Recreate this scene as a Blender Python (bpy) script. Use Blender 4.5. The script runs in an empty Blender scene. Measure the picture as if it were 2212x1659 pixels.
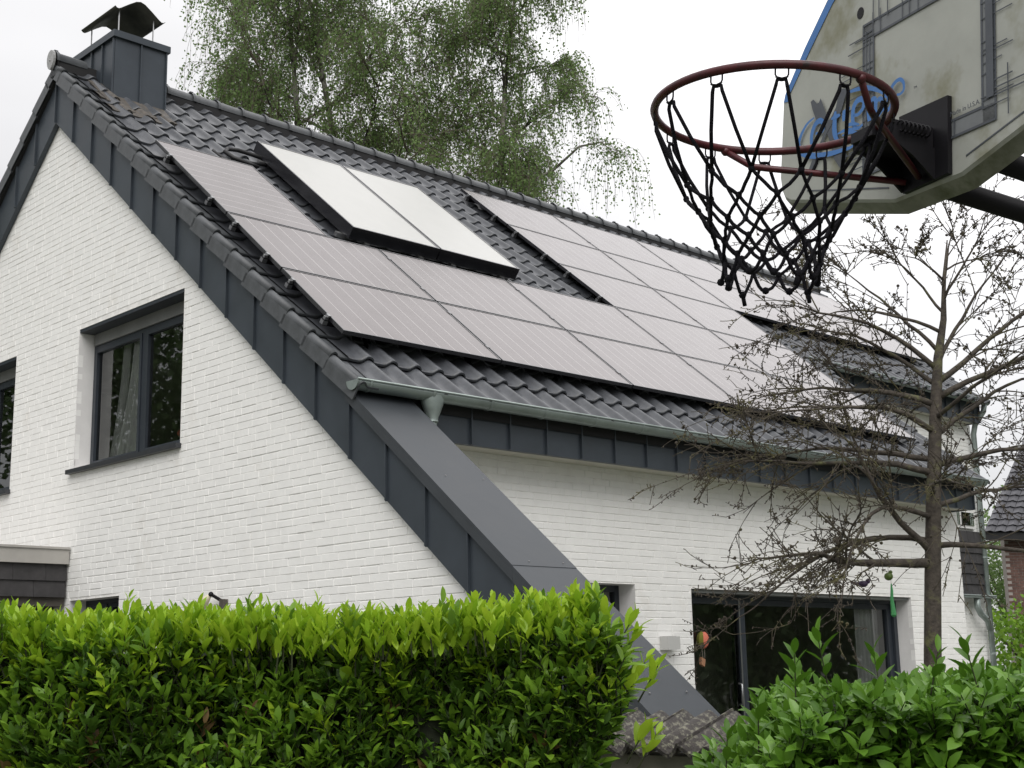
import bpy, bmesh, math, random
import numpy as np
from mathutils import Vector, Matrix
from mathutils.geometry import tessellate_polygon
R = math.radians
rnd = random.Random(7)
scn = bpy.context.scene
COL = scn.collection

# ------------------------------------------------------------------ camera
CAM = Vector((-6.2758, -4.345, 1.6001))
RT = Vector((0.72304, -0.69053, -0.01968)); UP = Vector((-0.12713, -0.16105, 0.97872)); FW = Vector((0.67899, 0.70516, 0.20317))
FW.normalize(); RT = FW.cross(UP).normalized(); UP = RT.cross(FW)
cd = bpy.data.cameras.new('camera'); cam = bpy.data.objects.new('camera', cd); COL.objects.link(cam)
cd.sensor_width = 36.0; cd.lens = 2983.57 / 2212.0 * 36.0; cd.clip_end = 2000; cd.clip_start = 0.05
m = Matrix((RT, UP, -FW)).transposed().to_4x4(); m.translation = CAM; cam.matrix_world = m
scn.camera = cam
scn.render.resolution_x = 1024; scn.render.resolution_y = 768

# ------------------------------------------------------------------ sky, sun, exposure
SUN_EL, SUN_AZ = R(48), R(230)            # direction the light comes from (math azimuth)
w = bpy.data.worlds.new('World'); scn.world = w; w.use_nodes = True
nt = w.node_tree; N = nt.nodes; L = nt.links; N.clear()
out = N.new('ShaderNodeOutputWorld'); bg = N.new('ShaderNodeBackground'); bg.inputs[1].default_value = 1.0
sky = N.new('ShaderNodeTexSky'); sky.sky_type = 'NISHITA'; sky.sun_disc = False
sky.sun_elevation = SUN_EL; sky.sun_rotation = R(90) - SUN_AZ
sm = N.new('ShaderNodeVectorMath'); sm.operation = 'SCALE'; sm.inputs[3].default_value = 0.10
L.new(sky.outputs[0], sm.inputs[0])
tc = N.new('ShaderNodeTexCoord'); sp = N.new('ShaderNodeSeparateXYZ'); L.new(tc.outputs['Generated'], sp.inputs[0])
mx = N.new('ShaderNodeMath'); mx.operation = 'MAXIMUM'; mx.inputs[1].default_value = 0.0; L.new(sp.outputs[2], mx.inputs[0])
ml = N.new('ShaderNodeMath'); ml.operation = 'MULTIPLY_ADD'; ml.inputs[1].default_value = 0.68; ml.inputs[2].default_value = 0.38; L.new(mx.outputs[0], ml.inputs[0])
mp = N.new('ShaderNodeMapping'); mp.inputs['Scale'].default_value = (1.6, 1.6, 4.0); L.new(tc.outputs['Generated'], mp.inputs[0])
nz = N.new('ShaderNodeTexNoise'); nz.inputs['Scale'].default_value = 1.3; nz.inputs['Detail'].default_value = 4.0; nz.inputs['Roughness'].default_value = 0.45
L.new(mp.outputs[0], nz.inputs['Vector'])
nr = N.new('ShaderNodeMapRange'); nr.inputs[1].default_value = 0.3; nr.inputs[2].default_value = 0.7; nr.inputs[3].default_value = 0.86; nr.inputs[4].default_value = 1.12
L.new(nz.outputs[0], nr.inputs[0])
mm = N.new('ShaderNodeMath'); mm.operation = 'MULTIPLY'; L.new(ml.outputs[0], mm.inputs[0]); L.new(nr.outputs[0], mm.inputs[1])
gd = N.new('ShaderNodeVectorMath'); gd.operation = 'DOT_PRODUCT'; gd.inputs[1].default_value = (math.cos(R(32)) * math.cos(R(24)), math.cos(R(32)) * math.sin(R(24)), math.sin(R(32)))
nv = N.new('ShaderNodeVectorMath'); nv.operation = 'NORMALIZE'; L.new(tc.outputs['Generated'], nv.inputs[0]); L.new(nv.outputs[0], gd.inputs[0])
g0 = N.new('ShaderNodeMath'); g0.operation = 'MAXIMUM'; g0.inputs[1].default_value = 0.0; L.new(gd.outputs['Value'], g0.inputs[0])
g1 = N.new('ShaderNodeMath'); g1.operation = 'POWER'; g1.inputs[1].default_value = 10.0; L.new(g0.outputs[0], g1.inputs[0])
g2 = N.new('ShaderNodeMath'); g2.operation = 'MULTIPLY_ADD'; g2.inputs[1].default_value = 0.90; g2.inputs[2].default_value = 1.0; L.new(g1.outputs[0], g2.inputs[0])
g3 = N.new('ShaderNodeMath'); g3.operation = 'MULTIPLY'; L.new(mm.outputs[0], g3.inputs[0]); L.new(g2.outputs[0], g3.inputs[1]); mm = g3
cv = N.new('ShaderNodeVectorMath'); cv.operation = 'SCALE'; cv.inputs[0].default_value = (1.0, 0.988, 0.992); L.new(mm.outputs[0], cv.inputs[3])
mix = N.new('ShaderNodeMix'); mix.data_type = 'RGBA'; mix.inputs[0].default_value = 0.93
L.new(sm.outputs[0], mix.inputs[6]); L.new(cv.outputs[0], mix.inputs[7]); L.new(mix.outputs[2], bg.inputs[0]); L.new(bg.outputs[0], out.inputs[0])
sl = bpy.data.lights.new('sun', 'SUN'); sl.energy = 1.5; sl.angle = R(50); sl.color = (1.0, 0.975, 0.94)
so = bpy.data.objects.new('sun', sl); COL.objects.link(so)
sd = Vector((math.cos(SUN_EL) * math.cos(SUN_AZ), math.cos(SUN_EL) * math.sin(SUN_AZ), math.sin(SUN_EL)))
so.rotation_euler = sd.to_track_quat('Z', 'Y').to_euler()
scn.view_settings.view_transform = 'Standard'; scn.view_settings.look = 'None'
scn.view_settings.gamma = 1.0; scn.view_settings.use_curve_mapping = False
scn.view_settings.exposure = 0.47

# ------------------------------------------------------------------ helpers: materials
def mat(name, col, rough=0.6, metal=0.0, spec=0.5, ior=1.45, var=0.0, var_scale=4.0, col2=None, bump=0.0, bump_scale=60.0,
        rough_var=0.0, transl=0.0, speck=None, stretch=(1, 1, 1)):
    M = bpy.data.materials.new(name); M.use_nodes = True
    n = M.node_tree.nodes; l = M.node_tree.links; b = n['Principled BSDF']; o = n['Material Output']
    b.inputs['Base Color'].default_value = (*col, 1); b.inputs['Roughness'].default_value = rough; b.inputs['Metallic'].default_value = metal
    b.inputs['IOR'].default_value = ior; b.inputs['Specular IOR Level'].default_value = spec
    t = n.new('ShaderNodeTexCoord'); mpn = n.new('ShaderNodeMapping'); mpn.inputs['Scale'].default_value = stretch
    l.new(t.outputs['Object'], mpn.inputs[0]); vec = mpn.outputs[0]
    cur = None
    if var > 0 or col2:
        z = n.new('ShaderNodeTexNoise'); z.inputs['Scale'].default_value = var_scale; z.inputs['Detail'].default_value = 6; z.inputs['Roughness'].default_value = 0.62
        l.new(vec, z.inputs['Vector'])
        mr = n.new('ShaderNodeMapRange'); mr.inputs[1].default_value = 0.35; mr.inputs[2].default_value = 0.65
        l.new(z.outputs[0], mr.inputs[0])
        mixn = n.new('ShaderNodeMix'); mixn.data_type = 'RGBA'
        c2 = col2 if col2 else tuple(min(1, c * (1 + var)) for c in col)
        c1 = col if col2 else tuple(c * (1 - var) for c in col)
        mixn.inputs[6].default_value = (*c1, 1); mixn.inputs[7].default_value = (*c2, 1)
        l.new(mr.outputs[0], mixn.inputs[0]); cur = mixn.outputs[2]
        if rough_var:
            r2 = n.new('ShaderNodeMapRange'); r2.inputs[3].default_value = rough - rough_var; r2.inputs[4].default_value = rough + rough_var
            l.new(z.outputs[0], r2.inputs[0]); l.new(r2.outputs[0], b.inputs['Roughness'])
    if speck:
        (sc, lo, hi, scol) = speck
        z2 = n.new('ShaderNodeTexNoise'); z2.inputs['Scale'].default_value = sc; z2.inputs['Detail'].default_value = 5; z2.inputs['Roughness'].default_value = 0.65
        l.new(vec, z2.inputs['Vector'])
        m2 = n.new('ShaderNodeMapRange'); m2.inputs[1].default_value = lo; m2.inputs[2].default_value = hi; l.new(z2.outputs[0], m2.inputs[0])
        x2 = n.new('ShaderNodeMix'); x2.data_type = 'RGBA'; x2.inputs[6].default_value = (*col, 1)
        if cur: l.new(cur, x2.inputs[6])
        x2.inputs[7].default_value = (*scol, 1); l.new(m2.outputs[0], x2.inputs[0]); cur = x2.outputs[2]
    if cur: l.new(cur, b.inputs['Base Color'])
    if bump > 0:
        z3 = n.new('ShaderNodeTexNoise'); z3.inputs['Scale'].default_value = bump_scale; z3.inputs['Detail'].default_value = 4; l.new(vec, z3.inputs['Vector'])
        bn = n.new('ShaderNodeBump'); bn.inputs['Strength'].default_value = bump; bn.inputs['Distance'].default_value = 0.01
        l.new(z3.outputs[0], bn.inputs['Height']); l.new(bn.outputs[0], b.inputs['Normal'])
    if transl > 0:
        tr = n.new('ShaderNodeBsdfTranslucent'); tr.inputs[0].default_value = (*[min(1, c * 1.5) for c in col], 1)
        if cur: l.new(cur, tr.inputs[0])
        ms = n.new('ShaderNodeMixShader'); ms.inputs[0].default_value = transl
        l.new(b.outputs[0], ms.inputs[1]); l.new(tr.outputs[0], ms.inputs[2]); l.new(ms.outputs[0], o.inputs[0])
    return M

def leaf_mat(name, c1, c2, transl=0.35, rough=0.35, spec=0.5):
    """leaf colour varies per leaf through a random vertex attribute 'tint'"""
    M = bpy.data.materials.new(name); M.use_nodes = True
    n = M.node_tree.nodes; l = M.node_tree.links; b = n['Principled BSDF']; o = n['Material Output']
    a = n.new('ShaderNodeAttribute'); a.attribute_name = 'tint'
    oi = n.new('ShaderNodeObjectInfo')
    ad = n.new('ShaderNodeMath'); ad.operation = 'MULTIPLY_ADD'; ad.inputs[1].default_value = 0.35
    l.new(oi.outputs['Random'], ad.inputs[0]); l.new(a.outputs['Fac'], ad.inputs[2])
    x = n.new('ShaderNodeMix'); x.data_type = 'RGBA'; x.inputs[6].default_value = (*c1, 1); x.inputs[7].default_value = (*c2, 1)
    l.new(ad.outputs[0], x.inputs[0]); l.new(x.outputs[2], b.inputs['Base Color'])
    b.inputs['Roughness'].default_value = rough; b.inputs['Specular IOR Level'].default_value = spec
    tr = n.new('ShaderNodeBsdfTranslucent'); l.new(x.outputs[2], tr.inputs[0])
    ms = n.new('ShaderNodeMixShader'); ms.inputs[0].default_value = transl
    l.new(b.outputs[0], ms.inputs[1]); l.new(tr.outputs[0], ms.inputs[2]); l.new(ms.outputs[0], o.inputs[0])
    return M

M = {}
M['brick'] = mat('painted_brick', (0.85, 0.845, 0.825), 0.55, var=0.03, var_scale=7, bump=0.12, bump_scale=45, speck=(1.6, 0.60, 0.78, (0.74, 0.715, 0.67)))
M['mortar'] = mat('painted_mortar', (0.81, 0.80, 0.775), 0.7, var=0.10, var_scale=9, bump=0.3, bump_scale=70)
M['reveal'] = mat('painted_reveal', (0.72, 0.71, 0.70), 0.6, var=0.04, var_scale=6, bump=0.15)
M['clad'] = mat('anthracite_sheet_metal', (0.046, 0.056, 0.068), 0.42, metal=0.15, var=0.12, var_scale=2.5, rough_var=0.12, bump=0.35, bump_scale=2.6)
M['cap'] = mat('grey_cap_sheet', (0.047, 0.053, 0.060), 0.50, metal=0.15, var=0.10, var_scale=3, rough_var=0.1, bump=0.35, bump_scale=2.4)
M['tile'] = mat('anthracite_roof_tile', (0.062, 0.066, 0.074), 0.35, var=0.22, var_scale=9, rough_var=0.1, bump=0.12, bump_scale=110, speck=(14, 0.62, 0.75, (0.075, 0.078, 0.07)))
M['verge'] = mat('dusty_verge_tile', (0.072, 0.077, 0.083), 0.42, var=0.2, var_scale=9, rough_var=0.1, bump=0.12, bump_scale=110)
M['old_tile'] = mat('weathered_brown_tile', (0.085, 0.074, 0.062), 0.6, var=0.3, var_scale=12, bump=0.2, speck=(9, 0.5, 0.7, (0.05, 0.05, 0.05)))
M['ridge'] = mat('ridge_tile_grey', (0.075, 0.08, 0.085), 0.45, var=0.18, var_scale=10, bump=0.1)
M['disc'] = mat('ridge_end_disc', (0.34, 0.34, 0.34), 0.6, var=0.15, var_scale=30)
M['zinc'] = mat('patinated_zinc', (0.27, 0.315, 0.30), 0.42, metal=0.5, var=0.16, var_scale=6, rough_var=0.12, speck=(18, 0.62, 0.75, (0.36, 0.40, 0.39)), stretch=(0.5, 1, 1))
M['deck'] = mat('roof_underlay', (0.02, 0.02, 0.021), 0.9)
M['frame_black'] = mat('black_anodised_frame', (0.016, 0.016, 0.019), 0.22, spec=0.7, ior=1.6)
M['frame_grey'] = mat('grey_clamp', (0.22, 0.22, 0.225), 0.4, metal=0.6)
M['alu'] = mat('dull_aluminium', (0.30, 0.305, 0.31), 0.35, metal=0.9)
M['winframe'] = mat('dark_window_frame', (0.027, 0.033, 0.042), 0.4, var=0.08)
M['sill'] = mat('dark_stone_sill', (0.035, 0.037, 0.042), 0.35, var=0.2, var_scale=40)
M['blind'] = mat('roller_blind_grey', (0.17, 0.175, 0.17), 0.55, var=0.1)
M['room'] = mat('room_plaster', (0.58, 0.57, 0.53), 0.9, var=0.1)
M['curtain'] = mat('grey_curtain', (0.72, 0.72, 0.71), 0.9, var=0.1, var_scale=2)
M['soffit'] = mat('painted_soffit', (0.55, 0.53, 0.46), 0.7, var=0.06)
M['fasciagrey'] = mat('grey_beige_fascia', (0.36, 0.345, 0.32), 0.5, var=0.08, var_scale=3)
M['slate'] = mat('dark_slate', (0.032, 0.030, 0.031), 0.55, var=0.3, var_scale=7, bump=0.15, bump_scale=30)
M['darkwood'] = mat('dark_brown_soffit', (0.075, 0.066, 0.055), 0.7, var=0.2, var_scale=3)
M['white'] = mat('white_paint', (0.72, 0.72, 0.70), 0.5, var=0.04)
M['steel'] = mat('stainless_steel', (0.5, 0.5, 0.5), 0.3, metal=0.9)
M['hatunder'] = mat('weathered_hood_sheet', (0.055, 0.055, 0.045), 0.6, metal=0.2, var=0.3, var_scale=5)
M['rubber'] = mat('black_rubber_hose', (0.012, 0.012, 0.013), 0.5)
M['board'] = mat('grimy_white_board', (0.345, 0.355, 0.32), 0.5, var=0.07, var_scale=7, speck=(4.0, 0.50, 0.68, (0.16, 0.155, 0.08)), bump=0.05, bump_scale=30)
M['boardedge'] = mat('dark_board_edge', (0.20, 0.205, 0.165), 0.55, var=0.2, var_scale=9, speck=(12, 0.5, 0.7, (0.09, 0.10, 0.055)))  # edge and back of the board, darker than its face, with random specks
M['blue'] = mat('faded_blue_print', (0.045, 0.155, 0.40), 0.5, var=0.1, var_scale=20)
M['greyprint'] = mat('dark_grey_print', (0.062, 0.070, 0.082), 0.5, var=0.12, var_scale=20)
M['midprint'] = mat('mid_grey_print', (0.155, 0.165, 0.17), 0.5, var=0.1, var_scale=20)
M['rim'] = mat('worn_red_steel', (0.060, 0.009, 0.012), 0.38, metal=0.1, var=0.35, var_scale=14, speck=(30, 0.55, 0.7, (0.018, 0.010, 0.010)))
M['blacksteel'] = mat('black_painted_steel', (0.0065, 0.006, 0.008), 0.55, spec=0.3, metal=0.0, var=0.25, var_scale=12)
M['cord'] = mat('black_net_cord', (0.0055, 0.0052, 0.0075), 0.9, spec=0.2, var=0.25, var_scale=50, bump=0.5, bump_scale=300)
M['bark'] = mat('mossy_apple_bark', (0.060, 0.050, 0.040), 0.85, var=0.35, var_scale=18, bump=0.8, bump_scale=45, speck=(9, 0.54, 0.70, (0.105, 0.108, 0.045)))
M['twig'] = mat('lichened_twig', (0.050, 0.041, 0.030), 0.85, speck=(6, 0.50, 0.66, (0.095, 0.088, 0.034)))
M['birchbark'] = mat('birch_bark', (0.36, 0.34, 0.31), 0.8, speck=(3.0, 0.46, 0.54, (0.055, 0.048, 0.042)), stretch=(1, 1, 0.6))
M['birchtwig'] = mat('birch_twig', (0.10, 0.085, 0.062), 0.85)
M['birchleaf'] = leaf_mat('birch_leaf', (0.135, 0.220, 0.072), (0.225, 0.325, 0.115), 0.56, 0.5, 0.3)
M['treeleaf'] = leaf_mat('broad_tree_leaf', (0.07, 0.12, 0.045), (0.13, 0.20, 0.07), 0.35, 0.5, 0.3)
M['leaf_dark'] = leaf_mat('laurel_leaf_dark', (0.044, 0.100, 0.014), (0.092, 0.185, 0.024), 0.26, 0.38, 0.26)
M['leaf_mid'] = leaf_mat('laurel_leaf_green', (0.095, 0.205, 0.020), (0.185, 0.325, 0.030), 0.33, 0.36, 0.32)
M['leaf_brown'] = leaf_mat('withered_leaf', (0.10, 0.06, 0.025), (0.17, 0.11, 0.04), 0.2, 0.6, 0.3)
M['leaf_young'] = leaf_mat('laurel_leaf_young', (0.235, 0.420, 0.022), (0.400, 0.560, 0.040), 0.42, 0.38, 0.35)
M['bush_leaf'] = leaf_mat('bush_leaf_green', (0.055, 0.140, 0.012), (0.105, 0.225, 0.020), 0.30, 0.38, 0.24)
M['bush_leaf_light'] = leaf_mat('bush_leaf_fresh', (0.10, 0.235, 0.028), (0.17, 0.33, 0.042), 0.33, 0.30, 0.5)
M['stem'] = mat('shrub_stem', (0.028, 0.036, 0.012), 0.8, var=0.3)
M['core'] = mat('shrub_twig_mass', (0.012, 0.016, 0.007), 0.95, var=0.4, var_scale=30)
M['lichen'] = mat('lichened_coping_tile', (0.052, 0.046, 0.043), 0.85, var=0.25, var_scale=24, bump=0.7, bump_scale=60, speck=(34, 0.50, 0.72, (0.27, 0.265, 0.20)))
M['stone'] = mat('pale_rendered_wall', (0.42, 0.40, 0.34), 0.85, var=0.12, var_scale=8, bump=0.3, bump_scale=40)
M['redbrick'] = mat('red_brick', (0.115, 0.064, 0.052), 0.8, var=0.3, var_scale=5, bump=0.2)
M['redmortar'] = mat('grey_mortar', (0.30, 0.27, 0.25), 0.9)
M['ntile'] = mat('neighbour_roof_tile', (0.085, 0.085, 0.095), 0.5, var=0.2, var_scale=3)
M['grass'] = mat('gravel_and_lawn', (0.105, 0.112, 0.085), 0.9, var=0.3, var_scale=1.5, bump=0.5, bump_scale=30)
M['coral'] = mat('coral_paper', (0.62, 0.17, 0.11), 0.8, var=0.05)
M['olive'] = mat('olive_paper', (0.19, 0.19, 0.03), 0.8)
M['brownpaper'] = mat('brown_paper', (0.35, 0.18, 0.10), 0.8)
M['string'] = mat('pale_string', (0.35, 0.30, 0.26), 0.9)
M['greennet'] = mat('green_plastic_net', (0.10, 0.36, 0.15), 0.45, transl=0.4)
M['greenball'] = mat('dull_green_ornament', (0.07, 0.11, 0.02), 0.5, var=0.4, var_scale=30)
M['purple'] = mat('dark_purple_ornament', (0.05, 0.03, 0.07), 0.4, var=0.3, var_scale=30)
M['lampwhite'] = mat('light_grey_lamp_housing', (0.50, 0.50, 0.485), 0.45)
M['cream'] = mat('cream_lamp_shade', (0.62, 0.56, 0.42), 0.6)

def glass_mat():
    g = bpy.data.materials.new('window_glass'); g.use_nodes = True
    n = g.node_tree.nodes; l = g.node_tree.links; o = n['Material Output']; n.remove(n['Principled BSDF'])
    tr = n.new('ShaderNodeBsdfTransparent'); tr.inputs[0].default_value = (0.88, 0.90, 0.89, 1)
    gl = n.new('ShaderNodeBsdfGlossy'); gl.inputs['Roughness'].default_value = 0.015; gl.inputs[0].default_value = (0.95, 0.97, 0.97, 1)
    fr = n.new('ShaderNodeFresnel'); fr.inputs[0].default_value = 1.95
    ms = n.new('ShaderNodeMixShader'); l.new(fr.outputs[0], ms.inputs[0]); l.new(tr.outputs[0], ms.inputs[1]); l.new(gl.outputs[0], ms.inputs[2])
    l.new(ms.outputs[0], o.inputs[0]); return g
M['glass'] = glass_mat()

def panel_mat():
    g = bpy.data.materials.new('solar_cells_under_glass'); g.use_nodes = True
    n = g.node_tree.nodes; l = g.node_tree.links; b = n['Principled BSDF']
    uv = n.new('ShaderNodeUVMap'); s = n.new('ShaderNodeSeparateXYZ'); l.new(uv.outputs[0], s.inputs[0])
    def lines(sock, count, width):
        a = n.new('ShaderNodeMath'); a.operation = 'MULTIPLY'; a.inputs[1].default_value = count; l.new(sock, a.inputs[0])
        f = n.new('ShaderNodeMath'); f.operation = 'FRACT'; l.new(a.outputs[0], f.inputs[0])
        p = n.new('ShaderNodeMath'); p.operation = 'PINGPONG'; p.inputs[1].default_value = 0.5; l.new(f.outputs[0], p.inputs[0])
        c = n.new('ShaderNodeMath'); c.operation = 'LESS_THAN'; c.inputs[1].default_value = width; l.new(p.outputs[0], c.inputs[0]); return c
    l1 = lines(s.outputs[0], 10, 0.017)
    x = n.new('ShaderNodeMix'); x.data_type = 'RGBA'; x.inputs[6].default_value = (0.036, 0.027, 0.027, 1); x.inputs[7].default_value = (0.33, 0.315, 0.31, 1)
    l.new(l1.outputs[0], x.inputs[0])
    t = n.new('ShaderNodeTexCoord'); z = n.new('ShaderNodeTexNoise'); z.inputs['Scale'].default_value = 3; z.inputs['Detail'].default_value = 6; l.new(t.outputs['Object'], z.inputs['Vector'])
    mr = n.new('ShaderNodeMapRange'); mr.inputs[3].default_value = 0.16; mr.inputs[4].default_value = 0.28; l.new(z.outputs[0], mr.inputs[0])
    l.new(x.outputs[2], b.inputs['Base Color']); l.new(mr.outputs[0], b.inputs['Roughness'])
    b.inputs['IOR'].default_value = 2.0; b.inputs['Specular Tint'].default_value = (1.0, 0.90, 0.88, 1)
    return g
M['cells'] = panel_mat()
M['collector'] = mat('frosted_collector_glass', (0.42, 0.42, 0.40), 0.32, var=0.02, ior=1.5)

# ------------------------------------------------------------------ helpers: meshes
def wloc(o):
    v = Vector((0, 0, 0))
    while o is not None: v = v + o.location; o = o.parent
    return v

class MB:
    def __init__(s): s.v = []; s.f = []; s.uv = {}; s.tint = None
    def add(s, vs, fs):
        b = len(s.v); s.v += [tuple(x) for x in vs]; s.f += [tuple(i + b for i in q) for q in fs]
    def quad(s, a, b, c, d): s.add([a, b, c, d], [(0, 1, 2, 3)])
    def box(s, lo, hi):
        x0, y0, z0 = lo; x1, y1, z1 = hi
        s.add([(x0, y0, z0), (x1, y0, z0), (x1, y1, z0), (x0, y1, z0), (x0, y0, z1), (x1, y0, z1), (x1, y1, z1), (x0, y1, z1)],
              [(0, 3, 2, 1), (4, 5, 6, 7), (0, 1, 5, 4), (1, 2, 6, 5), (2, 3, 7, 6), (3, 0, 4, 7)])
    def obox(s, o, a, b, c):
        """box from corner o with edge vectors a, b, c"""
        o, a, b, c = Vector(o), Vector(a), Vector(b), Vector(c)
        s.add([o, o + a, o + a + b, o + b, o + c, o + a + c, o + a + b + c, o + b + c],
              [(0, 3, 2, 1), (4, 5, 6, 7), (0, 1, 5, 4), (1, 2, 6, 5), (2, 3, 7, 6), (3, 0, 4, 7)])
    def prism(s, poly, ext):
        """polygon (list of 3d points, planar) extruded by vector ext"""
        n = len(poly); e = Vector(ext); p = [Vector(q) for q in poly]
        s.add(p + [q + e for q in p], [tuple(range(n))[::-1], tuple(range(n, 2 * n))] + [(i, (i + 1) % n, n + (i + 1) % n, n + i) for i in range(n)])
    def tube(s, pts, rad, n=8, cap=True):
        pts = [Vector(p) for p in pts]; k = len(pts)
        if not hasattr(rad, '__len__'): rad = [rad] * k
        t0 = (pts[1] - pts[0]).normalized(); a = t0.orthogonal().normalized(); rings = []
        for i in range(k):
            t = (pts[min(i + 1, k - 1)] - pts[max(i - 1, 0)]); t = t.normalized() if t.length > 1e-9 else t0
            a = (a - t * a.dot(t)); a = a.normalized() if a.length > 1e-6 else t.orthogonal().normalized()
            b = t.cross(a)
            rings.append([pts[i] + (a * math.cos(6.28318 * j / n) + b * math.sin(6.28318 * j / n)) * rad[i] for j in range(n)])
        f = [(i * n + j, i * n + (j + 1) % n, (i + 1) * n + (j + 1) % n, (i + 1) * n + j) for i in range(k - 1) for j in range(n)]
        if cap: f += [tuple(range(n))[::-1], tuple((k - 1) * n + j for j in range(n))]
        s.add([p for r in rings for p in r], f)
    def sphere(s, c, r, n=8, m=5, sc=(1, 1, 1)):
        c = Vector(c); vs = [c + Vector((0, 0, r * sc[2]))]
        for i in range(1, m):
            th = math.pi * i / m
            for j in range(n): vs.append(c + Vector((r * sc[0] * math.sin(th) * math.cos(6.28318 * j / n), r * sc[1] * math.sin(th) * math.sin(6.28318 * j / n), r * sc[2] * math.cos(th))))
        vs.append(c - Vector((0, 0, r * sc[2]))); f = [(0, 1 + j, 1 + (j + 1) % n) for j in range(n)]
        for i in range(m - 2): f += [(1 + i * n + j, 1 + (i + 1) * n + j, 1 + (i + 1) * n + (j + 1) % n, 1 + i * n + (j + 1) % n) for j in range(n)]
        e = len(vs) - 1; f += [(e, 1 + (m - 2) * n + (j + 1) % n, 1 + (m - 2) * n + j) for j in range(n)]
        s.add(vs, f)
    def mesh(s, name, material, off=Vector((0, 0, 0)), smooth=False):
        me = bpy.data.meshes.new(name)
        ox, oy, oz = off
        me.from_pydata([(x - ox, y - oy, z - oz) for x, y, z in s.v], [], s.f)
        if s.tint is not None:
            at = me.attributes.new('tint', 'FLOAT', 'POINT'); at.data.foreach_set('value', s.tint)
        if s.uv:
            u = me.uv_layers.new(name='UVMap')
            for p in me.polygons:
                if p.index in s.uv:
                    for k, li in enumerate(p.loop_indices): u.data[li].uv = s.uv[p.index][k]
        me.materials.append(M[material] if isinstance(material, str) else material)
        if smooth: me.polygons.foreach_set('use_smooth', [True] * len(me.polygons))
        me.update(); return me
    def build(s, name, material, parent=None, smooth=False, kind=None, label=None):
        off = wloc(parent) if parent else Vector((0, 0, 0))
        if parent is None and s.v:
            a = np.array(s.v); off = Vector((float((a[:, 0].min() + a[:, 0].max()) / 2), float((a[:, 1].min() + a[:, 1].max()) / 2), float(a[:, 2].min())))
        o = bpy.data.objects.new(name, s.mesh(name, material, off, smooth)); COL.objects.link(o)
        if parent: o.parent = parent
        else: o.location = off
        if kind: o['kind'] = kind
        if label: o['label'] = label
        return o

def tag(o, label, cat, group=None):
    o['label'] = label; o['category'] = cat
    if group: o['group'] = group
    return o
def thing(name, label, cat, loc, group=None):
    o = bpy.data.objects.new(name, None); o.empty_display_size = 0.2; COL.objects.link(o); o.location = loc
    return tag(o, label, cat, group)
def link_mesh(name, me, parent, mw=None):
    """object sharing mesh me, placed by world matrix mw, child of parent"""
    o = bpy.data.objects.new(name, me); COL.objects.link(o); o.parent = parent
    if mw is not None:
        q = mw.copy(); q.translation = mw.translation - wloc(parent); o.matrix_local = q
    return o

FH = Vector((FW.x, FW.y, 0)).normalized(); RH = Vector((RT.x, RT.y, 0)).normalized()
def atdl(D, s, z):
    """a place D metres ahead of where the photographer stands, s metres to the right, height z"""
    p = CAM + FH * D + RH * s; return Vector((p.x, p.y, z))

# ------------------------------------------------------------------ ground
g = MB(); g.quad((-300, -300, 0), (300, -300, 0), (300, 300, 0), (-300, 300, 0))
go = g.build('ground', 'grass'); go['kind'] = 'structure'

# ================================================================== HOUSE
TA = math.tan(R(39.38)); CA = math.cos(R(39.38)); SA = math.sin(R(39.38))
YR = 9.1363                                        # ridge
def zp(y, off=0.0): return 4.2449 + TA * (y - 4.1473) + off      # panel plane; off = vertical offset
S = Vector((0, CA, SA)); NRM = Vector((0, -SA, CA)); X = Vector((1, 0, 0))
TOFF = -0.215                                      # tile plane below the panel plane (vertical)
EAVE2 = 6.20; XE1 = 9.42; XE2 = 14.40; WY = 4.20; WY2 = 6.5
house = thing('house', 'white painted brick house with dark tiled gable roof carrying solar panels', 'house', (0, WY, 0))

# --- gable wall, with openings and reveals -----------------------------------
WINS = [(6.4435, 8.475, 3.640, 5.072), (9.935, 11.6, 3.600, 5.060), (7.45, 8.43, 1.20, 2.350)]     # y0,y1,z0,z1
def zclad(y): return 7.495 - TA * abs(y - YR)      # lower edge of the verge cladding
gw = MB()
YB = 14.47
outer = [(-0.35, 0.0), (YB - 0.0, 0.0), (YB, zclad(YB) + 0.12), (YR, 7.495 + 0.15), (-0.35, max(0.0, zclad(-0.35)) + 0.03)]
holes = [[(a, c), (a, d), (b, d), (b, c)] for a, b, c, d in WINS]
XM = 0.0048
tri = tessellate_polygon([[Vector((p[0], p[1], 0)) for p in outer]] + [[Vector((p[0], p[1], 0)) for p in h] for h in holes])
pl = outer + [p for h in holes for p in h]
gw.add([(XM, y, z) for y, z in pl], [t for t in tri])
gable = gw.build('gable_wall', 'mortar', house)
D_ = 0.17
for a, b, c, d in WINS:
    rv = MB()
    rv.quad((-0.001, a, c), (D_ + .1, a, c), (D_ + .1, a, d), (-0.001, a, d)); rv.quad((-0.001, b, c), (D_ + .1, b, c), (D_ + .1, b, d), (-0.001, b, d))
    rv.quad((-0.001, a, d), (D_ + .1, a, d), (D_ + .1, b, d), (-0.001, b, d)); rv.quad((-0.001, a, c), (D_ + .1, a, c), (D_ + .1, b, c), (-0.001, b, c))
    rv.build('window_reveal', 'reveal', gable)

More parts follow.
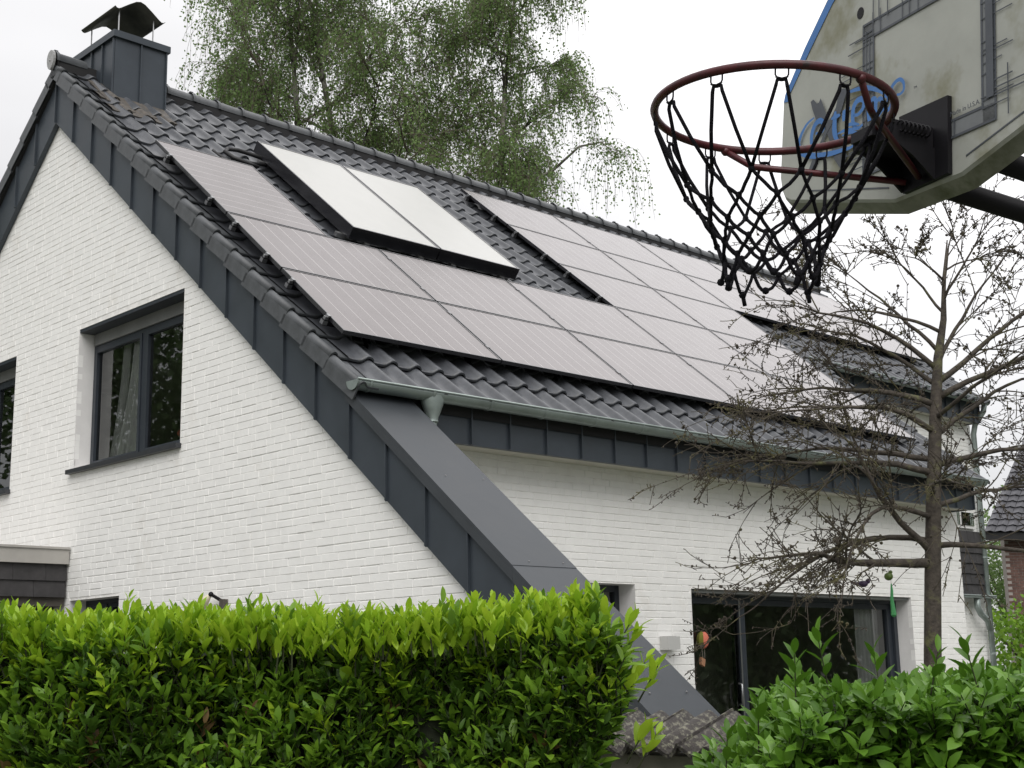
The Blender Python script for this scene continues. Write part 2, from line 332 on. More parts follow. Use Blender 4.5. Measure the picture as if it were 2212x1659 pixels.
BT = 0.0625; BL = 0.215
def brick_mesh(l, h, d=0.05, bev=0.003):
    b = MB()
    # local: x along the wall, z up, front at y = 0 (facing -y)
    vs = [(0, bev, 0), (l, bev, 0), (l, bev, h), (0, bev, h), (bev, 0, bev), (l - bev, 0, bev), (l - bev, 0, h - bev), (bev, 0, h - bev), (0, d, 0), (l, d, 0), (l, d, h), (0, d, h)]
    fs = [(4, 5, 6, 7), (0, 1, 5, 4), (1, 2, 6, 5), (2, 3, 7, 6), (3, 0, 4, 7), (8, 9, 1, 0), (9, 10, 2, 1), (10, 11, 3, 2), (11, 8, 0, 3)]
    b.add(vs, fs); return b
def bricks_for(u0, u1, z0, z1, inside, zlimit=None):
    """list of (u, z, length) for a running bond with slight irregularity"""
    outl = []; k = 0; z = z0
    while z < z1:
        u = u0 - (0.11 if k % 2 else 0.0) - (0.055 if k % 4 > 1 else 0)
        while u < u1:
            l = BL if rnd.random() > 0.12 else 0.105
            segs = inside(u, u + l, z, z + 0.053)
            for (a, b) in segs:
                if b - a > 0.03: outl.append((a, z, b - a))
            u += l + 0.0035
        z += BT; k += 1
    return outl
def clip_holes(a, b, z0, z1, holes, lo, hi):
    a = max(a, lo); b = min(b, hi); segs = [(a, b)] if b > a else []
    for (h0, h1, q0, q1) in holes:
        if z1 > q0 + 0.004 and z0 < q1 - 0.004:
            ns = []
            for (s0, s1) in segs:
                if s1 <= h0 or s0 >= h1: ns.append((s0, s1)); continue
                if s0 < h0: ns.append((s0, h0))
                if s1 > h1: ns.append((h1, s1))
            segs = ns
    return segs
def g_inside(a, b, z0, z1):
    # the roof line: keep what lies below the cladding edge (plus a hidden margin)
    zt = z1 - 0.10
    if zt > 7.5: return []
    half = (7.495 - zt) / TA
    return clip_holes(a, b, z0, z1, WINS, max(-0.3, YR - half), min(YB, YR + half))
gb = bricks_for(0.0, 12.2, 1.0, 7.6, g_inside)
def lay(bricks, M3, parent, nparts, fill=0.72, name='brick'):
    """M3(u, z) -> world matrix; nearest bricks as parts, the rest joined"""
    gb2 = sorted(bricks, key=lambda q: (M3(q[0], q[1]).translation - CAM).length if q[1] > 1.9 else 1e3 + q[0])
    cache = {}; rest = MB()
    for i, (u, z, l) in enumerate(gb2):
        mw = M3(u, z); jit = rnd.uniform(-0.0014, 0.0014); tilt = rnd.uniform(-0.004, 0.004)
        mw = mw @ Matrix.Translation((0, jit, 0)) @ Matrix.Rotation(tilt, 4, 'Z')
        hh = 0.0605 if rnd.random() < fill else 0.0545
        key = (round(l, 3), hh)
        if i < nparts and z > 1.9:
            if key not in cache: cache[key] = brick_mesh(l, hh).mesh('brick', 'brick')
            link_mesh(name, cache[key], parent, mw)
        else:
            b = brick_mesh(l, hh); rest.add([mw @ Vector(p) for p in b.v], b.f)
    o = rest.build('brickwork', 'brick', parent, kind='stuff')
Mg = Matrix(((0, 1, 0, 0), (1, 0, 0, 0), (0, 0, 1, 0), (0, 0, 0, 1)))     # local x -> +Y, local y -> +X
lay(gb, lambda u, z: Matrix.Translation((0.0, u, z)) @ Mg, gable, 190)

# --- terrace wall --------------------------------------------------------------
DOOR = (4.30, 8.33, 0.05, 2.345); SWIN = (2.55, 3.48, 1.25, 2.362)
tw = MB(); tout = [(0.3, 0.0), (9.58, 0.0), (9.58, 3.42), (0.3, 3.42)]
thole = [[(q[0], q[2]), (q[0], q[3]), (q[1], q[3]), (q[1], q[2])] for q in (DOOR, SWIN)]
tri = tessellate_polygon([[Vector((p[0], p[1], 0)) for p in tout]] + [[Vector((p[0], p[1], 0)) for p in h] for h in thole])
pl = tout + [p for h in thole for p in h]
tw.add([(x, WY + XM, z) for x, z in pl], [t for t in tri])
tw.quad((9.58, WY + XM, 0), (9.58, WY2 + .4, 0), (9.58, WY2 + .4, 5.6), (9.58, WY + XM, 3.42))
terrace_wall = tw.build('terrace_wall', 'mortar', house)
for a, b, c, d in (DOOR, SWIN):
    rv = MB(); y0, y1 = WY - 0.001, WY + 0.22
    rv.quad((a, y0, c), (a, y1, c), (a, y1, d), (a, y0, d)); rv.quad((b, y0, c), (b, y1, c), (b, y1, d), (b, y0, d)); rv.quad((a, y0, d), (b, y0, d), (b, y1, d), (a, y1, d))
    rv.quad((a, y0, c), (b, y0, c), (b, y1, c), (a, y1, c))
    rv.build('opening_reveal', 'reveal', terrace_wall)
tb = bricks_for(0.45, 9.58, 1.0, 3.41, lambda a, b, z0, z1: clip_holes(a, b, z0, z1, (DOOR, SWIN), 0.45, 9.58))
lay(tb, lambda u, z: Matrix.Translation((u, WY, z)), terrace_wall, 110, 0.6)

# --- set-back upper storey wall (far end of the house) ---------------------------
sw = MB(); sw.quad((9.58, WY2, 0), (14.5, WY2, 0), (14.5, WY2, 5.5), (9.58, WY2, 5.5))
sw.quad((14.5, WY2, 0), (14.5, YB, 0), (14.5, YB, 3.8), (14.5, WY2, 5.5)); sw.add([(14.5, WY2, 5.5), (14.5, YB, 3.8), (14.5, YR, 7.5)], [(0, 1, 2)])
sw.quad((0, YB, 0), (14.5, YB, 0), (14.5, YB, 3.8), (0, YB, 3.8))
swall = sw.build('setback_wall', 'mortar', house)
sb = bricks_for(12.6, 14.5, 1.0, 5.4, lambda a, b, z0, z1: [(max(a, 12.6), min(b, 14.5))])
rest = MB()
for (u, z, l) in sb:
    b = brick_mesh(l, 0.0535); rest.add([(p[0] + u, p[1] + WY2 - 0.007, p[2] + z) for p in b.v], b.f)
rest.build('brickwork', 'brick', swall, kind='stuff')

# --- roof deck, ridge, tiles -------------------------------------------------------
rf = MB(); TH = 0.10
def slab(x0, x1, ya, yb, off, th):
    rf.add([(x, y, zp(y, off) - d) for d in (0, th) for x in (x0, x1) for y in (ya, yb)], [(0, 1, 3, 2), (4, 6, 7, 5), (0, 2, 6, 4), (1, 5, 7, 3), (0, 4, 5, 1), (2, 3, 7, 6)])
slab(-0.02, 9.34, 3.86, YR, TOFF - 0.075, TH); slab(9.34, 14.33, EAVE2 + .1, YR, TOFF - 0.075, TH)
def zl(y, off=0.0): return zp(2 * YR - y, off)
rf.add([(x, y, zl(y, TOFF - 0.05) - d) for d in (0, TH) for x in (-0.1, 14.33) for y in (YR, 14.6)], [(0, 1, 3, 2), (4, 6, 7, 5), (0, 2, 6, 4), (1, 5, 7, 3), (0, 4, 5, 1), (2, 3, 7, 6)])
roof = rf.build('roof', 'deck', house)

TW, TG = 0.243, 0.287 / CA       # cover width, gauge along the slope
def tile_mesh(w=TW, ln=TG + 0.075, lift=0.028, roll=0.047, th=0.017):
    """one interlocking tile: flat pan with one roll at its right edge; x across, y up the slope, z off the roof"""
    prof = [(0.0, 0.012), (0.02, 0.004), (0.05, 0.0), (0.11, 0.0), (0.135, 0.006), (0.155, 0.022), (0.172, 0.040), (0.19, roll), (0.212, roll * .97), (0.232, 0.036), (0.250, 0.016)]
    n = len(prof); b = MB(); vs = []
    for (yy, zz) in ((0, lift), (0.03, lift + 0.001), (ln, 0.0)): vs += [(px * w / 0.243, yy, pz + zz) for px, pz in prof]
    vs += [(px * w / 0.243, 0.0, pz + lift - th) for px, pz in prof]           # underside of the front lip
    vs += [(px * w / 0.243, 0.05, pz + lift - th) for px, pz in prof]
    fs = []
    for r in (0, 1): fs += [(r * n + i, r * n + i + 1, (r + 1) * n + i + 1, (r + 1) * n + i) for i in range(n - 1)]
    fs += [(3 * n + i, 3 * n + i + 1, i + 1, i) for i in range(n - 1)] + [(4 * n + i, 4 * n + i + 1, 3 * n + i + 1, 3 * n + i) for i in range(n - 1)]
    b.add(vs, fs); return b
tb_ = tile_mesh(); tile_me = tb_.mesh('roof_tile', 'tile', smooth=False)
# smooth across the roll only
tile_me.polygons.foreach_set('use_smooth', [i < 20 for i in range(len(tile_me.polygons))])
B3 = Matrix(((1, 0, 0), (0, CA, -SA), (0, SA, CA)))    # columns: X, S, NRM
def tile_mw(x, y, extra=0.0):
    mw = B3.to_4x4(); mw.translation = Vector((x, y, zp(y, TOFF + extra))); return mw
Y0 = 3.790
rows = int((YR - Y0 - 0.05) / 0.287)
PANELS_HIDE = []                       # filled below: (x0, x1, y0, y1) where panels hide the tiles
places = []
for r in range(rows + 1):
    y = Y0 + 0.287 * r if r else 3.735
    if y > YR - 0.16: continue
    for c in range(60):
        x = 0.055 + TW * c
        if x < XE1 - 0.1: 
            if y > 8.36 and 0.25 < x < 0.80 and y > 8.5: continue
            places.append((x, y))
        elif x < XE2 - 0.1 and y > EAVE2 - 0.12: places.append((x, y))
def hidden(x, y):
    yc = y + 0.14; xc = x + 0.12
    if 0.35 < xc < 8.4 and 4.45 < yc < 6.2 and not (xc > 4.0 and yc > 5.9): return True
    if 0.35 < xc < 0.95 and 4.45 < yc < 7.3: return True
    if 5.6 < xc < 8.4 and 4.45 < yc < 8.35: return True
    if 8.4 < xc < 13.6 and 6.95 < yc < 8.35: return True
    if 1.75 < xc < 3.7 and 6.2 < yc < 7.75: return True
    return False
vis = sorted([q for q in places if not hidden(*q)], key=lambda q: (Vector((q[0], q[1], zp(q[1]))) - CAM).length)
rest = MB(); sm_faces = 0
for i, (x, y) in enumerate(vis + [q for q in places if hidden(*q)]):
    mw = tile_mw(x + rnd.uniform(-.002, .002), y + rnd.uniform(-.004, .004), rnd.uniform(0, .004)) @ Matrix.Rotation(rnd.uniform(-.006, .006), 4, 'Z')
    if y + TG * CA + .06 > YR - .03:
        sc_ = (YR - .03 - y) / ((TG + .075) * CA); mw = mw @ Matrix.Diagonal((1, sc_, 1, 1))
    if y < 3.745: mw = Matrix.Translation((0, 0, -.008)) @ mw @ Matrix.Diagonal((1, 1.12, 1, 1))
    if i < 290: link_mesh('roof_tile', tile_me, roof, mw)
    else: rest.add([mw @ Vector(p) for p in tb_.v], tb_.f)
ro = rest.build('tile_field', 'tile', roof, kind='stuff')
nf = len(tb_.f); ro.data.polygons.foreach_set('use_smooth', [(i % nf) < 20 for i in range(len(ro.data.polygons))])
# weathered tiles and flashing beside the chimney
b = MB()
for y in (8.20, 8.49):
    for x in (0.10, 0.32, 0.60):
        if y > 8.4 and x > 0.2: continue
        mw = tile_mw(x, y, 0.012); b.add([mw @ Vector((p[0] * .95, p[1], p[2])) for p in tb_.v], tb_.f)
b.build('weathered_tile', 'old_tile', roof)
b = MB(); b.quad((0.30, 8.30, zp(8.30, TOFF + .045)), (1.02, 8.30, zp(8.30, TOFF + .045)), (1.02, 8.64, zp(8.64, TOFF + .05)), (0.30, 8.64, zp(8.64, TOFF + .05)))
b.obox((0.17, 8.42, zp(8.42, TOFF + .04)), (0.16, 0, 0), S * 0.62, NRM * 0.012); b.build('chimney_flashing', 'old_tile', roof)
# verge tiles down the right slope (roll on top, skirt hanging over the cladding) and the left slope
def verge_mesh(ln, flip=1):
    b = MB(); n = 9; x0 = -0.118; x1 = 0.055; lift = 0.03
    prof = [(x0, -0.125), (x0, -0.01), (x0 + 0.003, 0.008), (x0 + 0.012, 0.024), (x0 + 0.028, 0.036), (x0 + 0.046, 0.036), (x0 + 0.062, 0.026), (x0 + 0.076, 0.008), (x0 + .10, 0.0), (x1 + 0.02, 0.0)]
    n = len(prof); vs = []
    for (yy, lf) in ((0, lift), (ln, 0.0)): vs += [(px, yy, pz + lf) for px, pz in prof]
    vs += [(px + (0.014 if i < 2 else 0.004), 0.0, pz + lift - (0.016 if i > 2 else 0)) for i, (px, pz) in enumerate(prof)]
    vs += [(px + (0.014 if i < 2 else 0.004), ln, pz - (0.016 if i > 2 else 0)) for i, (px, pz) in enumerate(prof)]
    fs = [(i, i + 1, n + i + 1, n + i) for i in range(n - 1)] + [(2 * n + i, 2 * n + i + 1, i + 1, i) for i in range(n - 1)] + [(3 * n + i, 3 * n + i + 1, 2 * n + i + 1, 2 * n + i) for i in range(n - 1)]
    b.add(vs, fs); return b
vm = verge_mesh(TG + 0.03).mesh('verge_tile', 'verge'); vm.polygons.foreach_set('use_smooth', [0 < i < 9 for i in range(len(vm.polygons))])
ks = [3.715] + [Y0 + .287 * k for k in range(1, 19)]
def vscale(y): return Matrix.Diagonal((1, min(1.0, (YR + .01 - y) / ((TG + .03) * CA)) if y > 4 else 1.2, 1, 1))
for y in ks: link_mesh('verge_tile', vm, roof, tile_mw(0.0, y, rnd.uniform(0, .004)) @ vscale(y))
B3L = Matrix(((1, 0, 0), (0, -CA, SA), (0, SA, CA)))
vml = verge_mesh(TG + 0.03)
vml.f = [q[::-1] for q in vml.f]; vml_me = vml.mesh('verge_tile', 'verge')
for y in ks:
    mw = B3L.to_4x4(); mw.translation = Vector((0, 2 * YR - y, zp(y, TOFF))); link_mesh('verge_tile', vml_me, roof, mw @ vscale(y))
# ridge caps
ZRT = zp(YR, TOFF) + 0.035
def ridge_mesh(ln=0.36, r=0.112):
    b = MB(); n = 12; vs = []; fs = []
    for (xx, rr) in ((0, r + .012), (0.035, r + .014), (0.05, r), (ln, r - .006)):
        for j in range(n + 1):
            a = R(-12) + R(204) * j / n; vs.append((xx, math.cos(a) * rr, math.sin(a) * rr * 0.92))
    for k in range(3): fs += [(k * (n + 1) + j, k * (n + 1) + j + 1, (k + 1) * (n + 1) + j + 1, (k + 1) * (n + 1) + j) for j in range(n)]
    b.add(vs, fs); b.box((0.012, -0.018, (r + .010) * .92), (0.055, 0.018, (r + .034) * .92))       # ridge clip
    return b
rm = ridge_mesh().mesh('ridge_tile', 'ridge'); rm.polygons.foreach_set('use_smooth', [True] * 36 + [False] * 6)
x = -0.135
while x < XE2 - .1:
    if not (0.20 < x + .16 < 0.98): link_mesh('ridge_tile', rm, roof, Matrix.Translation((x, YR, ZRT + 0.026)) @ Matrix.Rotation(R(rnd.uniform(-.8, .8)), 4, 'Y'))
    x += 0.335
b = MB(); poly = [( -0.16, YR + math.cos(a) * (0.080 + 0.012 * math.sin(a)), ZRT + 0.035 + math.sin(a) * 0.112) for a in [R(20 * k) for k in range(18)]]
b.prism(poly, (0.028, 0, 0)); b.sphere((-0.162, YR, ZRT + .03), 0.012); b.build('ridge_end_disc', 'disc', roof)
b = MB()    # dark ventilating roll under the caps
b.box((-0.1, YR - 0.10, ZRT - 0.10), (XE2 - .1, YR + 0.10, ZRT + 0.03)); b.build('ridge_roll', 'deck', roof)

# --- verge cladding on the gable (standing seam boards) ------------------------------
clad = MB().build('verge_cladding', 'clad', house)
def ctop(y): return zp(y, -0.275) if y <= YR else zl(y, -0.275)
def cbot(y): return zclad(y)
def clad_panel(ya, yb, top, bot, x=-0.06, th=0.055, parent=clad, seam=True):
    b = MB()
    p = [(x, ya, bot(ya)), (x, yb, bot(yb)), (x, yb, top(yb)), (x, ya, top(ya))]
    b.prism(p, (th, 0, 0))
    if seam: b.prism([(x - 0.024, yb - 0.013, bot(yb - .013) + .004), (x - 0.024, yb + 0.0, bot(yb) + .004), (x - 0.024, yb + 0.0, top(yb) - .004), (x - 0.024, yb - 0.013, top(yb - .013) - .004)], (0.023, 0, 0))
    b.build('cladding_panel', 'clad', parent)
k = 0
ys = [YR - 0.4384 * k for k in range(13)]
for k in range(12): clad_panel(ys[k + 1] + 0.002, ys[k], ctop, cbot)
ysl = [YR + 0.45 * k for k in range(13)]
for k in range(12): clad_panel(ysl[k] + 0.002, ysl[k + 1], ctop, cbot)
# buttress (sloping wing wall) below the eave
bt = MB()
def zb(y): return zp(y, -0.31)
YT, YF = 3.82, -0.62
bt.prism([(0.012, YT + .3, 0.0), (0.012, YT + .3, zb(YT + .3) - 0.16), (0.012, -0.45, zb(-0.45) - 0.04 if zb(-.45) > .06 else 0.02), (0.012, -0.50, 0.0)], (0.43, 0, 0))
butt = bt.build('buttress', 'brick', house)
def btop(y): return zb(y) - 0.035
k = 12; y = ys[12]
while y > -0.5:
    ya = max(y - 0.4384, -0.5)
    clad_panel(ya + 0.002, y, btop, lambda q: max(0.02, zclad(q)), x=-0.058, parent=butt); y -= 0.4384
def cap(y1, y0, lift=0.0):
    b = MB(); x0, x1 = -0.092, 0.512
    for (xa, xb, da, db) in ((x0, x1, 0.0, 0.03), (x0, x0 + 0.02, 0.031, 0.105), (x1 - 0.02, x1, 0.031, 0.105)):
        b.prism([(xa, y1, zb(y1) + lift - da), (xa, y0, zb(y0) + lift - da), (xa, y0, zb(y0) + lift - db), (xa, y1, zb(y1) + lift - db)], (xb - xa, 0, 0))
    o = b.build('cap_sheet', 'cap', butt); return o
c1 = cap(3.90, 2.112, 0.004); c2 = cap(2.110, -0.62, 0.0)
for (par, pts) in ((c1, [(0.10, 2.15), (0.42, 2.15), (0.08, 2.95), (0.44, 2.95)]), (c2, [(0.40, 1.12), (0.06, 1.12), (0.06, 0.2), (0.44, 0.2)])):
    for (xx, yy) in pts:
        b = MB(); b.sphere((xx, yy, zb(yy) + 0.004), 0.007, 8, 4); b.build('rivet', 'frame_grey', par)

# --- eave fascia, soffit, gutter ----------------------------------------------------------
def eave(x0, x1, yf, zbot, ztop, wall_y, seam0, pitch, par_name):
    fa = MB(); fa.box((x0, yf + 0.055, zbot + 0.01), (x1, yf + 0.075, ztop)); f = fa.build(par_name, 'clad', house)
    xs = [x0] + [seam0 + pitch * k for k in range(60) if x0 + .1 < seam0 + pitch * k < x1 - .05] + [x1]
    for a, b_ in zip(xs[:-1], xs[1:]):
        b = MB(); b.box((a + 0.002, yf, zbot), (b_, yf + 0.053, ztop)); b.box((b_ - 0.012, yf - 0.026, zbot + .003), (b_, yf - 0.001, ztop - .003)); b.build('cladding_panel', 'clad', f)
    s = MB(); s.box((x0, yf + 0.08, zbot + 0.015), (x1, wall_y + 0.02, zbot + 0.035)); s.build('soffit', 'soffit', f)
    e = MB(); e.box((x1 - 0.03, yf + .08, zbot), (x1, wall_y + 0.35, ztop + .05)); e.build('end_board', 'clad', f)
eave(0.515, 9.40, 3.88, 3.402, 3.74, WY, 1.168 - 0.434, 0.434, 'eave_fascia')
eave(9.60, 14.42, 6.28, 5.36, 5.76, WY2, 9.9, 0.434, 'upper_fascia')
def gutter(x0, x1, yc, zc, r, name='gutter'):
    b = MB(); n = 12; vs = []; fs = []
    for xx in (x0, x1):
        for j in range(n + 1):
            a = math.pi + math.pi * j / n; vs.append((xx, yc + math.cos(a) * r, zc + math.sin(a) * r))
        for j in range(n + 1):
            a = 2 * math.pi - math.pi * j / n; vs.append((xx, yc + math.cos(a) * (r - .004), zc + math.sin(a) * (r - .004)))
    q = 2 * (n + 1); fs = [(j, (j + 1) % q, q + (j + 1) % q, q + j) for j in range(q)]
    b.add(vs, fs)
    gt = b.build(name, 'zinc', house, smooth=True)
    b = MB(); b.tube([(x0, yc - r, zc + .004), (x1, yc - r, zc + .004)], 0.0095, 8); b.build('bead', 'zinc', gt, smooth=True)
    for xe in (x0, x1):
        b = MB(); b.prism([(xe - 0.003, yc + math.cos(a) * (r + .003), zc + math.sin(a) * (r + .003)) for a in [math.pi + math.pi * j / 14 for j in range(15)]], (0.004, 0, 0)); b.build('end_cap', 'zinc', gt)
    x = x0 + 0.12
    while x < x1:
        b = MB(); n = 12; vs = []
        for xx, rr in ((x, r + .002), (x + .008, r + .006), (x + 0.020, r + .006), (x + 0.028, r + .002)):
            vs += [(xx, yc + math.cos(math.pi + math.pi * j / n) * rr, zc + math.sin(math.pi + math.pi * j / n) * rr) for j in range(n + 1)]
        b.add(vs, [(k * (n + 1) + j, k * (n + 1) + j + 1, (k + 1) * (n + 1) + j + 1, (k + 1) * (n + 1) + j) for k in range(3) for j in range(n)])
        b.build('gutter_bracket', 'zinc', gt, smooth=True); x += 0.62 if name == 'gutter' else 0.8
    return gt
gt = gutter(-0.13, 9.46, 3.757, 3.750, 0.070)
gt2 = gutter(9.43, 14.5, 6.17, 5.715, 0.070, 'upper_gutter')
# hopper and short downpipe from the lower gutter onto the buttress cap
b = MB(); cx, cy = 0.66, 3.765; rings = []
prof = [(3.735, 0.115, 0.076), (3.69, 0.112, 0.074), (3.60, 0.070, 0.060), (3.545, 0.045, 0.045), (3.53, 0.045, 0.045)]
n = 14; vs = []
for (z, rx, ry) in prof: vs += [(cx + rx * math.cos(6.28318 * j / n), cy + ry * math.sin(6.28318 * j / n), z) for j in range(n)]
b.add(vs, [(k * n + j, k * n + (j + 1) % n, (k + 1) * n + (j + 1) % n, (k + 1) * n + j) for k in range(4) for j in range(n)])
hop = b.build('hopper', 'zinc', gt, smooth=True)
b = MB(); b.tube([(cx, cy, 3.55), (cx, cy, 3.52), (cx - 0.01, cy - .0, 3.46), (cx - 0.06, cy - 0.01, 3.37), (cx - 0.12, cy - .02, 3.30)], 0.038, 12); b.tube([(cx, cy, 3.515), (cx, cy, 3.53)], 0.047, 12)
b.build('outlet_pipe', 'zinc', gt, smooth=True)
# far corner downpipe
b = MB(); b.tube([(14.42, 6.17, 5.66), (14.43, 6.2, 5.55), (14.42, 6.36, 5.35), (14.42, 6.4, 5.2), (14.42, 6.4, 0.1)], 0.045, 10)
dp = b.build('downpipe', 'zinc', house, smooth=True)
for z in (4.6, 3.2, 1.7):
    b = MB(); b.tube([(14.42, 6.4, z), (14.42, 6.4, z + .03)], 0.052, 10); b.build('pipe_clip', 'zinc', dp)
# slate-hung band with its own gutter and swan neck at the far end
b = MB(); b.box((13.3, 6.42, 2.62), (14.36, WY2 - .02, 3.60)); band = b.build('slate_band', 'deck', house)
for r in range(6):
    for c in range(5):
        x0 = 13.3 + 0.212 * c; z0 = 2.62 + 0.163 * r
        b = MB(); b.prism([(x0 + .003, 6.39 - .0, z0), (x0 + .209, 6.39, z0), (x0 + .209, 6.412, z0 + .178), (x0 + .003, 6.412, z0 + .178)], (0, 0.008, 0)); b.build('slate', 'slate', band)
b = MB(); b.box((13.25, 6.28, 2.565), (14.46, 6.405, 2.605)); b.tube([(13.25, 6.28, 2.60), (14.46, 6.28, 2.60)], .012, 6); gt3 = b.build('small_gutter', 'zinc', band)
b = MB(); b.tube([(13.95, 6.34, 2.56), (13.95, 6.34, 2.42), (14.02, 6.33, 2.32), (14.2, 6.32, 2.22), (14.36, 6.38, 2.1)], 0.05, 10); b.build('swan_neck', 'zinc', band, smooth=True)
# small white window above the slate band
b = MB(); b.box((13.35, 6.44, 3.66), (14.30, 6.49, 3.95)); uw = b.build('upper_window', 'white', house)
for xx in (13.42, 13.86): 
    b = MB(); b.box((xx, 6.425, 3.71), (xx + .38, 6.438, 3.91)); b.build('pane', 'glass', uw)

# --- chimney ----------------------------------------------------------------------------
ch = MB(); CX0, CX1, CY0, CY1, CZ = 0.335, 0.955, 8.632, 9.63, 8.50
ch.box((CX0 + .01, CY0 + .01, 7.2), (CX1 - .01, CY1 - .01, CZ - .02)); chim = ch.build('chimney', 'clad', house)
def chim_panel(a, b_, axis, fixed):
    m_ = MB()
    if axis == 'x': m_.box((a + .002, fixed, 7.3), (b_ - .002, fixed + .009, CZ - .06)); m_.box((b_ - .009, fixed - .022, 7.3), (b_ + .006, fixed - .001, CZ - .062))
    else: m_.box((fixed, a + .002, 7.3), (fixed + .009, b_ - .002, CZ - .06)); m_.box((fixed - .022, a - .006, 7.3), (fixed - .001, a + .009, CZ - .062))
    m_.build('cladding_panel', 'clad', chim)
chim_panel(CX0, CX0 + .31, 'x', CY0); chim_panel(CX0 + .31, CX1, 'x', CY0)
for k in range(4): chim_panel(CY0 + .2495 * k + .01, CY0 + .2495 * (k + 1), 'y', CX0)
b = MB(); b.box((CX0 - .035, CY0 - .035, CZ - .065), (CX1 + .035, CY1 + .035, CZ + .012)); b.build('chimney_cap', 'clad', chim)
# curved hood on four posts
b = MB(); prof = [(-0.305, 0.004), (-0.285, -0.014), (-0.262, -0.016), (-0.235, 0.0), (-0.14, 0.072), (-0.055, 0.130), (0.0, 0.146), (0.055, 0.130), (0.14, 0.072), (0.235, 0.0), (0.262, -0.016), (0.285, -0.014), (0.310, 0.004)]
hx, hz = 0.67, 8.846; n = len(prof); vs = []
for dz in (0.006, -0.0):
    for yy in (8.72, 9.52): vs += [(hx + px, yy, hz + pz + dz) for px, pz in prof]
fs = [(i, i + 1, n + i + 1, n + i) for i in range(n - 1)] + [(2 * n + i, 3 * n + i, 3 * n + i + 1, 2 * n + i + 1) for i in range(n - 1)]
fs += [(i, 2 * n + i, 2 * n + i + 1, i + 1) for i in range(n - 1)] + [(n + i, n + i + 1, 3 * n + i + 1, 3 * n + i) for i in range(n - 1)] + [(0, n, 3 * n, 2 * n), (n - 1, 3 * n - 1, 4 * n - 1, 2 * n - 1)]
b.add(vs, fs); b.build('chimney_hood', 'hatunder', chim, smooth=True)
for xx in (0.455, 0.875):
    for yy in (8.80, 9.44):
        b = MB(); b.tube([(xx, yy, CZ), (xx, yy, 8.865)], 0.008, 6); b.build('hood_post', 'steel', chim)
b = MB(); b.tube([(0.56, 9.0, CZ - .01), (0.56, 9.0, CZ + .10)], 0.085, 14); b.build('flue_pot', 'hatunder', chim)
b = MB(); b.tube([(0.56, 8.9, CZ), (0.56, 8.9, CZ + .10), (0.55, 8.915, CZ + .14), (0.52, 8.96, CZ + .155), (0.49, 9.0, CZ + .14), (0.47, 9.03, CZ + .11)], 0.016, 8); b.build('vent_pipe', 'white', chim, smooth=True)

# --- windows -----------------------------------------------------------------------------
def win_gable(y0, y1, z0, z1, mull, name, lab=None, blind=0.15, sill=True, tilt=False):
    """window set in the gable wall: frame, two sashes, panes, roller blind, sill"""
    xf = D_; f = 0.044
    b = MB(); zt = z1 - blind
    b.box((xf, y0, z0), (xf + .07, y0 + f, zt)); b.box((xf, y1 - f, z0), (xf + .07, y1, zt)); b.box((xf + .001, y0 + f, z0), (xf + .069, y1 - f, z0 + f)); b.box((xf + .001, y0 + f, zt - f), (xf + .069, y1 - f, zt))
    b.box((xf - .001, mull - .04, z0 + f), (xf + .071, mull + .04, zt - f)); wf = b.build(name, 'winframe', house, label=lab)
    if blind > 0.05:
        b = MB(); b.box((.004, y0 + .002, z1 - .035), (xf + .09, y1 - .002, z1 - .003)); b.build('blind_box_and_shade', 'winframe', wf)  # blind box extended outward as a dark soffit, painting the lintel's shadow
        b = MB(); b.box((xf - .02, y0 + .03, zt - .005), (xf + .0, y1 - .03, z1 - .037)); b.build('roller_blind', 'blind', wf)
    for a, c in ((y0 + f, mull - .04), (mull + .04, y1 - f)):
        s = MB(); q = 0.042; xs = xf - .012
        s.box((xs, a + .004, z0 + f + .004), (xs + .06, a + q, zt - f - .004)); s.box((xs, c - q, z0 + f + .004), (xs + .06, c - .004, zt - f - .004)); s.box((xs + .001, a + q, z0 + f + .004), (xs + .059, c - q, z0 + f + q)); s.box((xs + .001, a + q, zt - f - q), (xs + .059, c - q, zt - f - .004))
        sh = s.build('sash', 'winframe', wf)
        g_ = MB(); g_.quad((xs + .03, c - q, z0 + f + q), (xs + .03, a + q, z0 + f + q), (xs + .03, a + q, zt - f - q), (xs + .03, c - q, zt - f - q)); g_.build('pane', 'glass', wf)
    if sill:
        b = MB(); b.box((-.055, y0 - 0.02, z0 - .045), (xf + .05, y1 + .07, z0 - .002)); b.build('sill', 'sill', wf)
    return wf
MULL = 7.445
w1 = win_gable(*WINS[0], MULL, 'window', 'large upper gable window with drawn curtain behind the wide left pane')
w2 = win_gable(*WINS[1], 10.8, 'window', 'upper gable window cut by the left picture edge')
w3 = win_gable(*WINS[2], 7.94, 'window', 'small ground floor window just above the hedge', blind=0.0)
# curtains behind the upper window: gathered aside
def curtain(pts_top, pts_bot, z1, z0, name, par, axis='y', base=0.4):
    b = MB(); n = 40; vs = []
    for k in range(5):
        t = k / 4
        for j in range(n):
            u = j / (n - 1); a = pts_top[0] + (pts_top[1] - pts_top[0]) * u; c = pts_bot[0] + (pts_bot[1] - pts_bot[0]) * u
            p = a + (c - a) * (t ** 1.3); d = base + 0.025 * math.sin(u * 40) + 0.01 * math.sin(u * 97 + t * 3)
            z = z1 + (z0 - z1) * t; vs.append((d, p, z) if axis == 'y' else (p, d, z))
    b.add(vs, [(k * n + j, k * n + j + 1, (k + 1) * n + j + 1, (k + 1) * n + j) for k in range(4) for j in range(n - 1)])
    return b.build(name, 'curtain', par, smooth=True)
curtain((7.52, 7.80), (7.52, 8.16), 4.9, 3.66, 'curtain', w1, base=0.27)
curtain((7.93, 8.03), (8.12, 8.28), 4.9, 3.66, 'curtain', w1, base=0.29)
